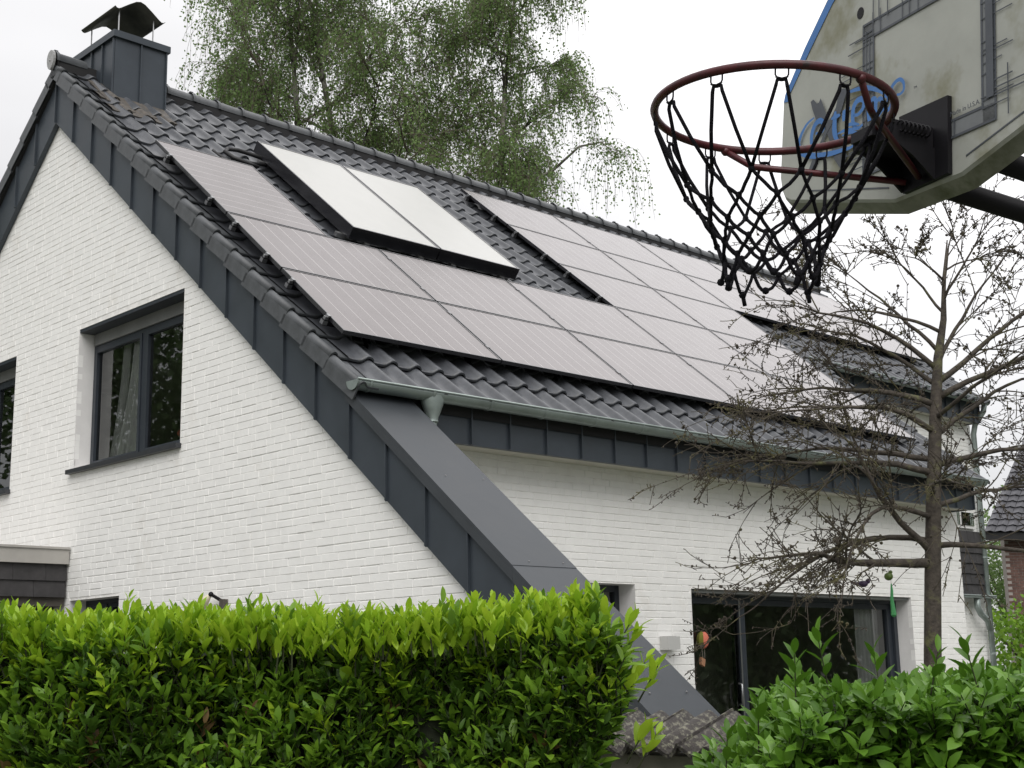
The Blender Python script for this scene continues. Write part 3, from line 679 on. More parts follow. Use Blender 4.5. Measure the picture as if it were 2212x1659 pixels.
b = MB(); b.sphere((0.30, 6.95, 3.83), 0.035, 10, 6); b.build('red_ornament', 'coral', w1)
# rooms behind the openings
def room(lo, hi, open_axis):
    x0, y0, z0 = lo; x1, y1, z1 = hi; b = MB()
    b.quad((x0, y0, z0), (x1, y0, z0), (x1, y1, z0), (x0, y1, z0)); b.quad((x0, y0, z1), (x1, y0, z1), (x1, y1, z1), (x0, y1, z1))
    if open_axis == 'x': b.quad((x1, y0, z0), (x1, y1, z0), (x1, y1, z1), (x1, y0, z1)); b.quad((x0, y0, z0), (x1, y0, z0), (x1, y0, z1), (x0, y0, z1))
    else: b.quad((x0, y0, z0), (x0, y1, z0), (x0, y1, z1), (x0, y0, z1)); b.quad((x1, y0, z0), (x1, y1, z0), (x1, y1, z1), (x1, y0, z1))
    b.quad((x0, y1, z0), (x1, y1, z0), (x1, y1, z1), (x0, y1, z1))
    return b
b = room((D_ + .1, 6.0, 3.0), (4.0, 12.3, 5.3), 'x'); b.v = b.v; b.build('upper_room', 'room', house)
b = room((D_ + .1, 7.0, 0.3), (3.4, 9.5, 2.7), 'x'); b.build('kitchen_room', 'room', house)
b = room((2.3, WY + .23, 0.02), (9.2, 7.6, 2.7), 'y'); b.build('living_room', 'room', house)

# terrace door: frame, sliding sashes, curtain
x0, x1, z0, z1 = DOOR; yf = WY + 0.20
b = MB(); f = 0.07
b.box((x0, yf, z0), (x0 + f, yf + .08, z1)); b.box((x1 - f, yf, z0), (x1, yf + .08, z1)); b.box((x0 + f, yf + .001, z1 - f), (x1 - f, yf + .079, z1)); b.box((x0 + f, yf + .001, z0), (x1 - f, yf + .079, z0 + f))
door = b.build('terrace_door', 'winframe', house, label='wide dark terrace door with a sliding glass leaf')
b = MB(); b.box((x0, WY + .03, z1 - .035), (x1, WY + .19, z1 - .003)); b.build('lintel_track', 'blind', door)
for (a, c, yo) in ((x0 + f, 5.36, -.03), (5.28, x1 - f, .035)):
    s = MB(); q = 0.09; ys_ = yf + yo
    s.box((a + .003, ys_, z0 + f), (a + q, ys_ + .06, z1 - f - .003)); s.box((c - q, ys_, z0 + f), (c - .003, ys_ + .06, z1 - f - .003)); s.box((a + q, ys_ + .001, z0 + f), (c - q, ys_ + .059, z0 + f + q)); s.box((a + q, ys_ + .001, z1 - f - .06), (c - q, ys_ + .059, z1 - f - .003))
    sh = s.build('sliding_leaf', 'winframe', door)
    g_ = MB(); g_.quad((a + q, ys_ + .03, z0 + f + q), (c - q, ys_ + .03, z0 + f + q), (c - q, ys_ + .03, z1 - f - .06), (a + q, ys_ + .03, z1 - f - .06)); g_.build('pane', 'glass', sh)
b = MB(); b.box((5.255, yf - .035, z0 + f), (5.275, yf - .031, z1 - f)); b.build('edge_strip', 'alu', door)
b = MB(); b.tube([(5.20, yf - .03, 1.22), (5.20, yf - .07, 1.23), (5.20, yf - .07, 1.42), (5.20, yf - .03, 1.43)], 0.011, 8); b.build('door_handle', 'alu', door, smooth=True)
curtain((7.78, 8.26), (7.78, 8.26), 2.30, 0.1, 'curtain', door, axis='x', base=WY + 0.42)
# small window beside the buttress
x0, x1, z0, z1 = SWIN; b = MB(); f = .06
b.box((x0, yf, z0), (x0 + f, yf + .07, z1)); b.box((x1 - f, yf, z0), (x1, yf + .07, z1)); b.box((x0 + f, yf + .001, z1 - f), (x1 - f, yf + .069, z1)); b.box((x0 + f, yf + .001, z0), (x1 - f, yf + .069, z0 + f))
b.box((x1 - .30, yf - .001, z0 + f), (x1 - .22, yf + .071, z1 - f)); sw_ = b.build('window', 'winframe', house, label='narrow terrace window half hidden by the sloping buttress')
g_ = MB(); g_.quad((x0 + f, yf + .03, z0 + f), (x1 - f, yf + .03, z0 + f), (x1 - f, yf + .03, z1 - f), (x0 + f, yf + .03, z1 - f)); g_.build('pane', 'glass', sw_)

# --- flat-roofed annex on the left ------------------------------------------------------------
ax = thing('annex', 'flat roofed annex with grey edge trim and dark slate fascia at the left picture edge', 'annex', (-2.0, 8.5, 0))
b = MB(); b.box((-4.5, 8.53, 2.30), (-0.012, 11.0, 2.70)); b.build('roof_slab', 'darkwood', ax)
b = MB(); b.box((-4.52, 8.455, 2.705), (-0.014, 11.0, 2.845)); b.box((-4.53, 8.44, 2.846), (-0.012, 11.0, 2.868)); b.build('edge_trim', 'fasciagrey', ax)
for r in range(2):
    for c in range(13):
        xa = -0.016 - 0.33 * (c + 1) + (0.12 if r else 0); za = 2.385 + 0.158 * r
        xb = min(xa + 0.327, -0.016)
        b = MB(); b.prism([(xa, 8.482, za), (xb, 8.482, za), (xb, 8.504, za + .172), (xa, 8.504, za + .172)], (0, 0.008, 0)); b.build('slate', 'slate', ax)
b = MB(); b.box((-4.5, 8.75, 0), (-0.012, 8.9, 2.30)); b.build('dark_boarding', 'darkwood', ax)

# ================================================================== SOLAR PANELS
PL, PW, PG = 1.70, 1.1111, 0.02
PO = Vector((0.08, 4.1473, 4.2449))
def pmw(u, v):
    mw = B3.to_4x4(); mw.translation = PO + X * u + S * v; return mw
def panel_meshes(wd, ht, along_x):
    fr = 0.012; th = 0.035
    b = MB(); b.box((0, 0, -th), (wd, fr, 0)); b.box((0, ht - fr, -th), (wd, ht, 0)); b.box((0, fr, -th + .0005), (fr, ht - fr, 0)); b.box((wd - fr, fr, -th + .0005), (wd, ht - fr, 0))
    b.box((fr, fr, -th + .001), (wd - fr, ht - fr, -th + .004))
    fm = b.mesh('frame', 'frame_black')
    g_ = MB(); g_.quad((fr, fr, -0.003), (wd - fr, fr, -0.003), (wd - fr, ht - fr, -0.003), (fr, ht - fr, -0.003))
    g_.uv = {0: [(0, 0), (1, 0), (1, 1), (0, 1)] if along_x else [(0, 0), (0, 1), (1, 1), (1, 0)]}
    gm = g_.mesh('glass', 'cells')
    return fm, gm
LM = panel_meshes(PL, PW, True); PM = panel_meshes(PW, PL, False)
ORD = ['first', 'second', 'third', 'fourth', 'fifth', 'sixth', 'seventh', 'eighth']
array = thing('solar_array', 'dark solar panel array in stepped blocks on the front roof slope', 'solar array', PO.to_tuple())
def solar(u, v, me, label):
    mw = pmw(u, v); o = link_mesh('solar_panel', me[0], array, mw)
    if label: o['label'] = label
    g_ = bpy.data.objects.new('glass', me[1]); COL.objects.link(g_); g_.parent = o
RP = PW + PG; CP = PL + PG
row_cols = [range(0, 5), range(0, 5), range(3, 5), range(3, 8), range(3, 8)]
for r in range(5):
    cols = list(row_cols[r])
    for c in cols: solar(c * CP, r * RP, LM, None)
solar(0, 2 * RP, PM, 'lone upright solar panel with horizontal lines between verge and white collectors')
# mounting rails with end clamps
def rail(u0, u1, v, mids):
    mw = pmw(u0, v); b = MB(); b.box((-0.045, -0.02, -0.085), (u1 - u0 + 0.045, 0.02, -0.037))
    t = link_mesh('mounting_rail', b.mesh('mounting_rail', 'blacksteel'), array, mw)
    e = MB(); e.box((-0.05, -0.022, -0.08), (-0.004, 0.022, -0.045)); e.box((-0.04, -0.015, -0.045), (-0.005, 0.015, -0.012)); e.box((-0.022, -0.022, -0.012), (0.006, 0.022, 0.005))
    link_child('end_clamp', e.mesh('end_clamp', 'alu'), t)
    for q in mids:
        c = MB(); c.box((q - .016, -.025, -.03), (q + .016, .025, .004)); link_child('mid_clamp', c.mesh('mid_clamp', 'frame_grey'), t)
    q = 0.35
    while q < u1 - u0:
        hk = MB(); hk.prism([(q, -.06, -.06), (q, -.052, -.06), (q, -.052, -.135), (q, -.20, -.150), (q, -.20, -.158), (q, -.06, -.145)], (.035, 0, 0)); link_child('roof_hook', hk.mesh('roof_hook', 'steel'), t); q += 1.1
def link_child(name, me, par):
    o = bpy.data.objects.new(name, me); COL.objects.link(o); o.parent = par
for r in range(5):
    cols = list(row_cols[r])
    for fr_ in (0.22, 0.80): rail(cols[0] * CP, (cols[-1] + 1) * CP - PG, r * RP + fr_ * PW, [CP * k - PG / 2 for k in range(1, len(cols))])
for fr_ in (0.3, 1.3): rail(0, PW, 2 * RP + fr_, [])

# ------------------------------------------------ two white thermal collectors
CN = 0.10 * CA       # lift of the collector face above the panel plane
COL_X = [1.60, 2.745]; CWD = 1.125; CY_ = 6.03; CV = 2.23
def collector(x, label):
    mw = B3.to_4x4(); mw.translation = Vector((x, CY_, zp(CY_, 0.10)))
    t = thing('solar_collector', label, 'solar collector', mw.translation, 'white solar thermal collectors')
    th = 0.13; fr = 0.022
    b = MB(); b.box((0, 0, -th), (CWD, fr, 0)); b.box((0, CV - fr, -th), (CWD, CV, 0)); b.box((0, fr, -th + .0005), (fr, CV - fr, 0)); b.box((CWD - fr, fr, -th + .0005), (CWD, CV - fr, 0)); b.box((fr, fr, -th + .001), (CWD - fr, CV - fr, -th + .01))
    o = bpy.data.objects.new('frame', b.mesh('frame', 'frame_black')); COL.objects.link(o); o.parent = t; o.matrix_local = B3.to_4x4()
    b = MB(); b.quad((fr, fr, -.004), (CWD - fr, fr, -.004), (CWD - fr, CV - fr, -.004), (fr, CV - fr, -.004))
    o = bpy.data.objects.new('glass', b.mesh('glass', 'collector')); COL.objects.link(o); o.parent = t; o.matrix_local = B3.to_4x4()
    b = MB()
    for vv in (0.12, CV - 0.3): b.box((-0.06, vv, -th - .05), (CWD + .02, vv + .05, -th - .005))
    for uu in (.2, .9): b.box((uu, -.03, -th - .09), (uu + .05, .05, -th - .0))
    o = bpy.data.objects.new('mounting_bracket', b.mesh('mounting_bracket', 'steel')); COL.objects.link(o); o.parent = t; o.matrix_local = B3.to_4x4()
collector(COL_X[0], 'left white solar collector, beside the upright panel'); collector(COL_X[1], 'right white solar collector, nearer the roof middle')
# black hose at the top left corner of the collector
b = MB()
def rp(x, y, h): return Vector((x, y, zp(y, TOFF + h)))
b.tube([rp(1.66, 7.66, .16), rp(1.52, 7.72, .15), rp(1.36, 7.76, .14), rp(1.22, 7.74, .13), rp(1.14, 7.66, .12), rp(1.18, 7.55, .12), rp(1.32, 7.50, .12), rp(1.46, 7.52, .10)], 0.024, 8)
b.tube([rp(1.62, 7.6, .12), rp(1.45, 7.62, .09), rp(1.25, 7.58, .08), rp(1.12, 7.62, .05), rp(1.05, 7.72, .06), rp(1.10, 7.82, .04)], 0.02, 8)
tag(b.build('insulated_hose', 'rubber', smooth=True), 'black insulated hose looped on the tiles by the left white collector', 'hose')

# ------------------------------------------------ small things on the walls
t = thing('wall_lamp', 'square light grey wall lamp on white bricks left of the terrace door', 'lamp', (3.86, WY, 1.76))
b = MB(); b.box((3.80, WY - .11, 1.762), (3.915, WY - .003, 1.888)); b.build('housing', 'lampwhite', t)
b = MB(); b.box((3.916, WY - .105, 1.766), (3.975, WY - .003, 1.884)); b.build('side_housing', 'lampwhite', t)
t = thing('gable_lamp', 'small cream shaded lamp with dark knuckle just above the hedge on the gable', 'lamp', (0, 5.75, 2.2))
b = MB(); b.sphere((-.08, 5.74, 2.270), 0.022, 10, 6); b.tube([(0.0, 5.70, 2.215), (-.08, 5.74, 2.270)], .014, 8); b.build('knuckle', 'blacksteel', t)
b = MB(); b.tube([(-.085, 5.75, 2.262), (-.10, 5.84, 2.19)], [0.016, 0.05], 14); b.build('shade', 'cream', t, smooth=True)
b = MB(); b.box((-.05, 5.60, 2.13), (-.004, 5.66, 2.225)); b.build('wall_plate', 'old_tile', t)
# paper balloon hanging behind the terrace door glass
t = thing('paper_balloon', 'coral and olive paper hot air balloon with small basket hanging behind door glass', 'decoration', (4.62, WY + .14, 1.55))
bx, by, bz = 4.62, WY + .14, 1.86
for k in range(8):
    a0 = R(45 * k); b = MB(); vs = [(bx, by, bz)]
    n = 10
    b.add([(bx, by, bz + .085), (bx, by, bz - .085)] + [(bx + math.cos(a0) * .062 * math.sin(math.pi * (j + 1) / (n + 1)), by + math.sin(a0) * .062 * math.sin(math.pi * (j + 1) / (n + 1)), bz + .085 * math.cos(math.pi * (j + 1) / (n + 1))) for j in range(n)] +
          [(bx + math.cos(a0 + R(45)) * .062 * math.sin(math.pi * (j + 1) / (n + 1)), by + math.sin(a0 + R(45)) * .062 * math.sin(math.pi * (j + 1) / (n + 1)), bz + .085 * math.cos(math.pi * (j + 1) / (n + 1))) for j in range(n)],
          [(0, 2, 12)] + [(2 + j, 3 + j, 13 + j, 12 + j) for j in range(n - 1)] + [(11, 1, 21)])
    b.build('paper_gore', 'olive' if k in (3, 4) else 'coral', t)
b = MB(); b.tube([(bx - .018, by, bz - .08), (bx - .012, by, bz - .17)], .002, 4); b.tube([(bx + .018, by, bz - .08), (bx + .02, by, bz - .17)], .002, 4); b.build('string', 'string', t)
b = MB(); b.prism([(bx - .03, by, bz - .165), (bx + .03, by, bz - .19), (bx + .012, by, bz - .26), (bx - .035, by, bz - .235)], (0, .03, 0)); b.build('basket', 'brownpaper', t)

# ================================================================== BASKETBALL HOOP
HC = Vector((-4.083, -2.838, 2.689)); EH = Vector((0.344, 0.937, 0.056)).normalized(); EU = Vector((0.025, -0.069, 0.997)); EU = (EU - EH * EU.dot(EH)).normalized(); EN = EU.cross(EH) * 1.0
if EN.x < 0: EN = -EN
hoop = thing('basketball_hoop', 'weathered fan shaped basketball backboard with red rim and black net, near the camera', 'basketball hoop', (HC + EN * 1.5).to_tuple()[:2] + (0.0,))
BG = 0.2286 + 0.14; HM = -0.02
def bp(h, u, d=0.0):
    """a point on the backboard: h towards the left of the picture, u up, d behind the face"""
    return HC + EN * (BG + d) + EH * h + EU * u
left = [(0.085, -0.101), (0.470, 0.002), (0.494, 0.016), (0.508, 0.040), (0.515, 0.070), (0.506, 0.262), (0.499, 0.285), (0.42, 0.375), (0.33, 0.462), (0.24, 0.53), (0.13, 0.575), (HM, 0.59)]
right = [(2 * HM - h, u) for h, u in left[:-1]][::-1]
outl = left + right
b = MB(); n = len(outl)
def ins(h, u, k): return (HM + (h - HM) * (1 - k), 0.24 + (u - 0.24) * (1 - k))
def flare(h, u, k): return (h + (0.008 * k if h > .3 else (-0.008 * k if h < -.34 else 0)), u - (0.024 * k if u < .05 else 0) + (0.006 * k if u > .3 else 0))
r0 = [bp(h, u, 0.0) for h, u in [ins(h, u, 0.008) for h, u in outl]]; r1 = [bp(*flare(h, u, .15), 0.006) for h, u in outl]; r2 = [bp(*flare(h, u, 1), 0.040) for h, u in outl]; r3 = [bp(*flare(*ins(h, u, .03), 1), 0.046) for h, u in outl]
b.add(r0 + r1, [tuple(range(n))] + [(i, (i + 1) % n, n + (i + 1) % n, n + i) for i in range(n)])
board = b.build('backboard', 'board', hoop)
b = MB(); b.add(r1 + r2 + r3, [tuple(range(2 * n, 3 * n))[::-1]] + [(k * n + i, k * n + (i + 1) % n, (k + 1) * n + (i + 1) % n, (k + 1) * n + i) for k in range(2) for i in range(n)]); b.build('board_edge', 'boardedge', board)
def flat(pts, name, material, d=-0.0022, parent=board, th=0.0008):
    b = MB(); P = [bp(h, u, d) for h, u in pts]; b.prism(P, EN * th); return b.build(name, material, parent)
# printed lines merge into three sheets by colour
pd_, pm_ = MB(), MB()
def rect(mb, h0, h1, u0, u1, d): mb.prism([bp(h0, u0, d), bp(h1, u0, d), bp(h1, u1, d), bp(h0, u1, d)], EN * 0.0006)
SQ = (0.187, -0.226, -0.018, 0.338)      # outer square: left h, right h, bottom u, top u
bw = 0.036
for (a, c, e, f_) in ((SQ[0], SQ[1], SQ[3] - bw, SQ[3]), (SQ[0], SQ[1], SQ[2], SQ[2] + bw), (SQ[0], SQ[0] - bw, SQ[2], SQ[3]), (SQ[1], SQ[1] + bw, SQ[2], SQ[3])): rect(pm_, min(a, c), max(a, c), e, f_, -0.0016)
lw = 0.0055
for (h, u0, u1) in ((SQ[0], SQ[2], SQ[3]), (SQ[0] - bw, SQ[2] + bw, SQ[3] - bw), (SQ[1], SQ[2], SQ[3]), (SQ[1] + bw, SQ[2] + bw, SQ[3] - bw)): rect(pd_, h - lw / 2, h + lw / 2, u0 - lw / 2, u1 + lw / 2, -0.0026)
for (u, h0, h1) in ((SQ[3], SQ[1], SQ[0]), (SQ[3] - bw, SQ[1] + bw, SQ[0] - bw), (SQ[2], SQ[1], SQ[0]), (SQ[2] + bw, SQ[1] + bw, SQ[0] - bw)): rect(pd_, h0, h1, u - lw / 2, u + lw / 2, -0.0030)
hr = random.Random(3)
for k in range(34):      # sketchy hatch strokes inside and across the border
    u = hr.uniform(SQ[2] + .02, SQ[3] - .02)
    if k % 2 == 0: h0 = SQ[0] - bw + hr.uniform(-.005, .01); h1 = SQ[0] + hr.choice([0, 0, .03, .05, .08]) 
    else: h0 = SQ[1] - hr.choice([0, 0, .02, .035, .05]); h1 = SQ[1] + bw - hr.uniform(-.004, .01)
    rect(pd_, h0, h1, u - .0011, u + .0011, -0.0036)
for k in range(14):
    h = hr.uniform(SQ[1] + .01, SQ[0] - .01); top = k % 2 == 0
    u0, u1 = (SQ[3] - bw, SQ[3] + hr.choice([0, .02, .05])) if top else (SQ[2] - hr.choice([0, 0, .02, .03]), SQ[2] + bw)
    rect(pd_, h - .0012, h + .0012, u0, u1, -0.0040)
for (h, u0, u1) in ((0.150, .33, .40), (0.130, .33, .42), (.10, .33, .43), (SQ[0] - .012, .02, .32), (SQ[0] - .024, -.01, .30), (SQ[1] + .012, 0.06, .33), (SQ[1] + .02, .10, .2), (-0.262, -0.02, 0.085)): rect(pd_, h - .0014, h + .0014, u0, u1, -0.0044)
for (u, h0, h1) in ((.045, -.33, SQ[1]), (.062, -.275, SQ[1]), (.03, -.31, SQ[1]), (.20, SQ[0], .28), (.175, SQ[0], .25), (.285, SQ[0], .24), (.31, SQ[0], .235), (.15, SQ[0] - .03, .30), (.1, SQ[0], .26), (.083, SQ[0], .245), (.045, SQ[0], .26), (.03, SQ[0], .25), (.005, SQ[0], .24)): rect(pd_, h0, h1, u - .0014, u + .0014, -0.0048)
pd_.build('square_outline', 'greyprint', board); pm_.build('square_band', 'midprint', board)
rect2 = MB(); rect(rect2, SQ[1] + .002, SQ[1] + .022, .03, .335, -0.0054); rect2.build('dark_side_band', 'greyprint', board)
# blue edge stripe along the upper left
lf = [(0.500, 0.262), (0.494, 0.280), (0.414, 0.371), (0.325, 0.456), (0.237, 0.523), (0.128, 0.567), (HM, 0.582)]
inn = [(h - 0.020 if i < 5 else h - .012, u - 0.004 if i < 2 else u - 0.014 - (.006 if i > 3 else 0)) for i, (h, u) in enumerate(lf)]
b = MB(); k = len(lf); b.add([bp(h, u, -.0018) for h, u in lf] + [bp(h, u, -.0018) for h, u in inn], [(i, i + 1, k + i + 1, k + i) for i in range(k - 1)])
b.add([bp(2 * HM - h, u, -.0018) for h, u in lf] + [bp(2 * HM - h, u, -.0018) for h, u in inn], [(i, i + 1, k + i + 1, k + i) for i in range(k - 1)]); b.build('edge_stripe', 'blue', board)
# moulded groove near the bottom chamfers
b = MB()
for sgn in (1, -1):
    q = [(0.40, 0.006), (0.10, -0.070)]
    if sgn < 0: q = [(2 * HM - h, u) for h, u in q]
    (h0, u0), (h1, u1) = q; b.prism([bp(h0, u0, -.0012), bp(h1, u1, -.0012), bp(h1, u1 + .0035, -.0012), bp(h0, u0 + .0035, -.0012)], EN * .0008)
b.build('moulded_groove', 'greyprint', board)
b = MB(); b.prism([bp((.200) + .012 * math.cos(R(30 * k)), .376 + .014 * math.sin(R(30 * k)), -.0015) for k in range(12)], EN * .001); b.build('bolt_hole', 'blacksteel', board)
# lettering: blue script over a grey X
def ribbon(mb, pts, w0, w1, d):
    """flat brush stroke through the points (Catmull-Rom), width from w0 to w1 and back"""
    P = [Vector((h, u)) for h, u in pts]; P = [2 * P[0] - P[1]] + P + [2 * P[-1] - P[-2]]; c = []
    for i in range(1, len(P) - 2):
        for k in range(7):
            t = k / 7; a, b_, d_, e = P[i - 1], P[i], P[i + 1], P[i + 2]
            c.append(0.5 * ((2 * b_) + (d_ - a) * t + (2 * a - 5 * b_ + 4 * d_ - e) * t * t + (3 * b_ - a - 3 * d_ + e) * t ** 3))
    c.append(P[-2]); n = len(c); vs = []
    for i, p in enumerate(c):
        tg = (c[min(i + 1, n - 1)] - c[max(i - 1, 0)]).normalized(); nn = Vector((-tg.y, tg.x)); s = i / (n - 1); wd = w0 + (w1 - w0) * math.sin(math.pi * s)
        vs += [bp(*(p + nn * wd / 2), d), bp(*(p - nn * wd / 2), d)]
    mb.add(vs, [(2 * i, 2 * i + 1, 2 * i + 3, 2 * i + 2) for i in range(n - 1)])
b = MB()
b.prism([bp(h, u, -0.0050) for h, u in [(0.3835, 0.2236), (0.3725, 0.2259), (0.3586, 0.2108), (0.3505, 0.2106), (0.3438, 0.219), (0.3287, 0.1879), (0.3177, 0.1638), (0.2911, 0.1315), (0.2649, 0.1032), (0.2428, 0.0468), (0.2516, 0.033), (0.2681, 0.0256), (0.2903, 0.0528), (0.3011, 0.0861), (0.3173, 0.1248), (0.3444, 0.159), (0.3608, 0.1712), (0.3749, 0.1999)]], EN * .0005)
b.prism([bp(h, u, -0.0056) for h, u in [(0.2698, 0.2168), (0.2504, 0.2108), (0.2441, 0.2119), (0.2452, 0.1965), (0.2654, 0.1583), (0.2964, 0.1434), (0.3173, 0.1248), (0.3435, 0.0907), (0.3593, 0.0616), (0.3807, 0.0408), (0.3944, 0.0448), (0.3704, 0.0819), (0.3385, 0.1146), (0.3123, 0.1485), (0.2837, 0.1761)]], EN * .0005)
b.build('letter_x', 'greyprint', board)
b = MB(); D0 = -.0064
ribbon(b, [(0.3603, 0.1368), (0.3414, 0.1325), (0.3307, 0.1393), (0.3323, 0.155), (0.3445, 0.1633), (0.3606, 0.1608), (0.3714, 0.1489), (0.3766, 0.1351), (0.3764, 0.1179), (0.3707, 0.105), (0.3543, 0.0966)], 0.0060, 0.0140, D0 - 0.00000)      # e1
ribbon(b, [(0.3663, 0.1781), (0.3937, 0.1716), (0.4157, 0.1544), (0.4266, 0.137), (0.4278, 0.1269), (0.4205, 0.1108), (0.398, 0.0962), (0.3568, 0.0804), (0.3009, 0.0693), (0.2646, 0.065), (0.2266, 0.0615), (0.2017, 0.0669)], 0.0040, 0.0150, D0 - 0.00020)      # sw
ribbon(b, [(0.2836, 0.166), (0.286, 0.1484), (0.2871, 0.1236), (0.283, 0.1056), (0.2738, 0.0927)], 0.0080, 0.0170, D0 - 0.00040)      # t
ribbon(b, [(0.2991, 0.1527), (0.2809, 0.1525), (0.2654, 0.1516)], 0.0050, 0.0110, D0 - 0.00060)      # tc
ribbon(b, [(0.25, 0.1581), (0.2512, 0.1452), (0.2511, 0.1319)], 0.0100, 0.0130, D0 - 0.00080)      # r
ribbon(b, [(0.25, 0.149), (0.2411, 0.1551), (0.2272, 0.1554)], 0.0060, 0.0110, D0 - 0.00100)      # r2
ribbon(b, [(0.217, 0.1347), (0.1996, 0.1306), (0.1824, 0.1387), (0.1775, 0.1534), (0.1874, 0.1633), (0.2047, 0.1627), (0.2159, 0.15), (0.2182, 0.1261), (0.2131, 0.108), (0.1994, 0.0979), (0.1822, 0.1013)], 0.0060, 0.0140, D0 - 0.00120)      # e2
ribbon(b, [(0.1605, 0.1541), (0.1592, 0.1277), (0.1579, 0.1015)], 0.0120, 0.0170, D0 - 0.00140)      # m1
ribbon(b, [(0.1585, 0.1404), (0.146, 0.1491), (0.1364, 0.1426), (0.1352, 0.1229), (0.1352, 0.102)], 0.0060, 0.0120, D0 - 0.00160)      # m2
ribbon(b, [(0.1352, 0.1325), (0.1245, 0.1418), (0.1139, 0.1333), (0.1127, 0.1169), (0.1269, 0.1041), (0.1459, 0.0911)], 0.0060, 0.0130, D0 - 0.00180)      # m3
ribbon(b, [(0.108, 0.1233), (0.0963, 0.1241), (0.094, 0.1345), (0.1033, 0.1409), (0.1104, 0.1337), (0.108, 0.1138), (0.094, 0.1059), (0.0824, 0.1147), (0.0778, 0.1384), (0.0801, 0.1534), (0.064, 0.162), (0.0503, 0.1603), (0.0413, 0.1492), (0.0413, 0.1336), (0.0527, 0.1281), (0.064, 0.1305)], 0.0050, 0.0100, D0 - 0.00200)      # e3
ribbon(b, [(0.2401, 0.1947), (0.2149, 0.1926), (0.1801, 0.187), (0.1533, 0.1767), (0.1269, 0.1619), (0.1033, 0.1441)], 0.0040, 0.0110, D0 - 0.00220)      # top
ribbon(b, [(0.2446, 0.1166), (0.2194, 0.1142), (0.1921, 0.1045)], 0.0030, 0.0090, D0 - 0.00240)      # s1
ribbon(b, [(0.2727, 0.1073), (0.2395, 0.1066), (0.1945, 0.0939)], 0.0030, 0.0080, D0 - 0.00260)      # s2
ribbon(b, [(0.2546, 0.0974), (0.2243, 0.096), (0.1969, 0.0873)], 0.0030, 0.0080, D0 - 0.00280)      # s3
b.build('script_lettering', 'blue', board)
def text(txt, size, h, u, material, name, d=-0.006, rot=0.0):
    c = bpy.data.curves.new(name, 'FONT'); c.body = txt; c.size = size; c.extrude = 0.0003
    o = bpy.data.objects.new(name, c); COL.objects.link(o); bpy.context.view_layer.update()
    me = bpy.data.meshes.new_from_object(o.evaluated_get(bpy.context.evaluated_depsgraph_get())); bpy.data.objects.remove(o)
    me.materials.clear(); me.materials.append(M[material]); o = bpy.data.objects.new(name, me); COL.objects.link(o); o.parent = board
    mw = Matrix((-EH, EU, -EN)).transposed().to_4x4(); mw = mw @ Matrix.Rotation(rot, 4, 'Z'); mw.translation = bp(h, u, d) - wloc(board); o.matrix_local = mw
text('Made in U.S.A.', 0.0148, -0.100, 0.026, 'greyprint', 'maker_text'); text('TM', 0.008, 0.012, 0.125, 'greyprint', 'trademark_text')
# rim ring, support braces, bracket, spring
b = MB(); RR = 0.2366; n = 64; vs = []; fs = []
for i in range(n):
    a = 6.28318 * i / n; ra = EN * math.cos(a) + EH * math.sin(a)
    for j in range(10): q = 6.28318 * j / 10; vs.append(HC + ra * (RR + 0.0085 * math.cos(q)) + EU * 0.0085 * math.sin(q))
fs = [(i * 10 + j, ((i + 1) % n) * 10 + j, ((i + 1) % n) * 10 + (j + 1) % 10, i * 10 + (j + 1) % 10) for i in range(n) for j in range(10)]
b.add(vs, fs); rim = b.build('rim', 'rim', hoop, smooth=True)
def hp(n_, h, u): return HC + EN * n_ + EH * h + EU * u
b = MB()
a1 = R(81); p1 = HC + (EN * math.cos(a1) + EH * math.sin(a1)) * RR; a2 = R(-81); p2 = HC + (EN * math.cos(a2) + EH * math.sin(a2)) * RR
br = hp(BG - 0.02, 0.0, -0.082)
for p_, sg in ((p1, 1), (p2, -1)):
    b = MB(); mid = p_.lerp(br, 0.16) - EU * 0.030
    b.tube([p_ - EU * .006, p_ + (mid - p_) * 0.8 - EU * .003, mid, mid.lerp(br, 0.08) - EU * .001, br + EH * 0.02 * sg], 0.0072, 8); b.build('support_brace', 'rim', rim, smooth=True)
    b = MB(); b.sphere(p_ - EU * .006, 0.0105, 8, 5); b.build('weld_joint', 'rim', rim, smooth=True)
b = MB(); b.prism([hp(BG - .012, .052, .075), hp(BG - .012, -.100, .012 + .06), hp(BG - .012, -.100, -.095), hp(BG - .012, .040, -.100)], EN * .011); brk = b.build('mounting_bracket', 'blacksteel', hoop)
b = MB(); b.obox(hp(.236, -.058, -.030), EN * (BG - .25), EH * .110, EU * .045); b.obox(hp(.218, -.035, -.018), EN * .05, EH * .07, EU * .022); b.build('bracket_box', 'blacksteel', brk)
for hh in (.045, -.055):
    b = MB(); b.prism([hp(.25, hh, -.03), hp(BG - .012, hh, -.03), hp(BG - .012, hh, -.098), hp(.30, hh, -.055)], EH * -.006); b.build('bracket_gusset', 'blacksteel', brk)
b = MB(); pts = [hp(.262 + .0012 * k, -.066 + .011 * math.cos(k * .7), .0 + .011 * math.sin(k * .7)) for k in range(64)]; b.tube(pts, .0022, 5); b.build('spring', 'blacksteel', brk, smooth=True)
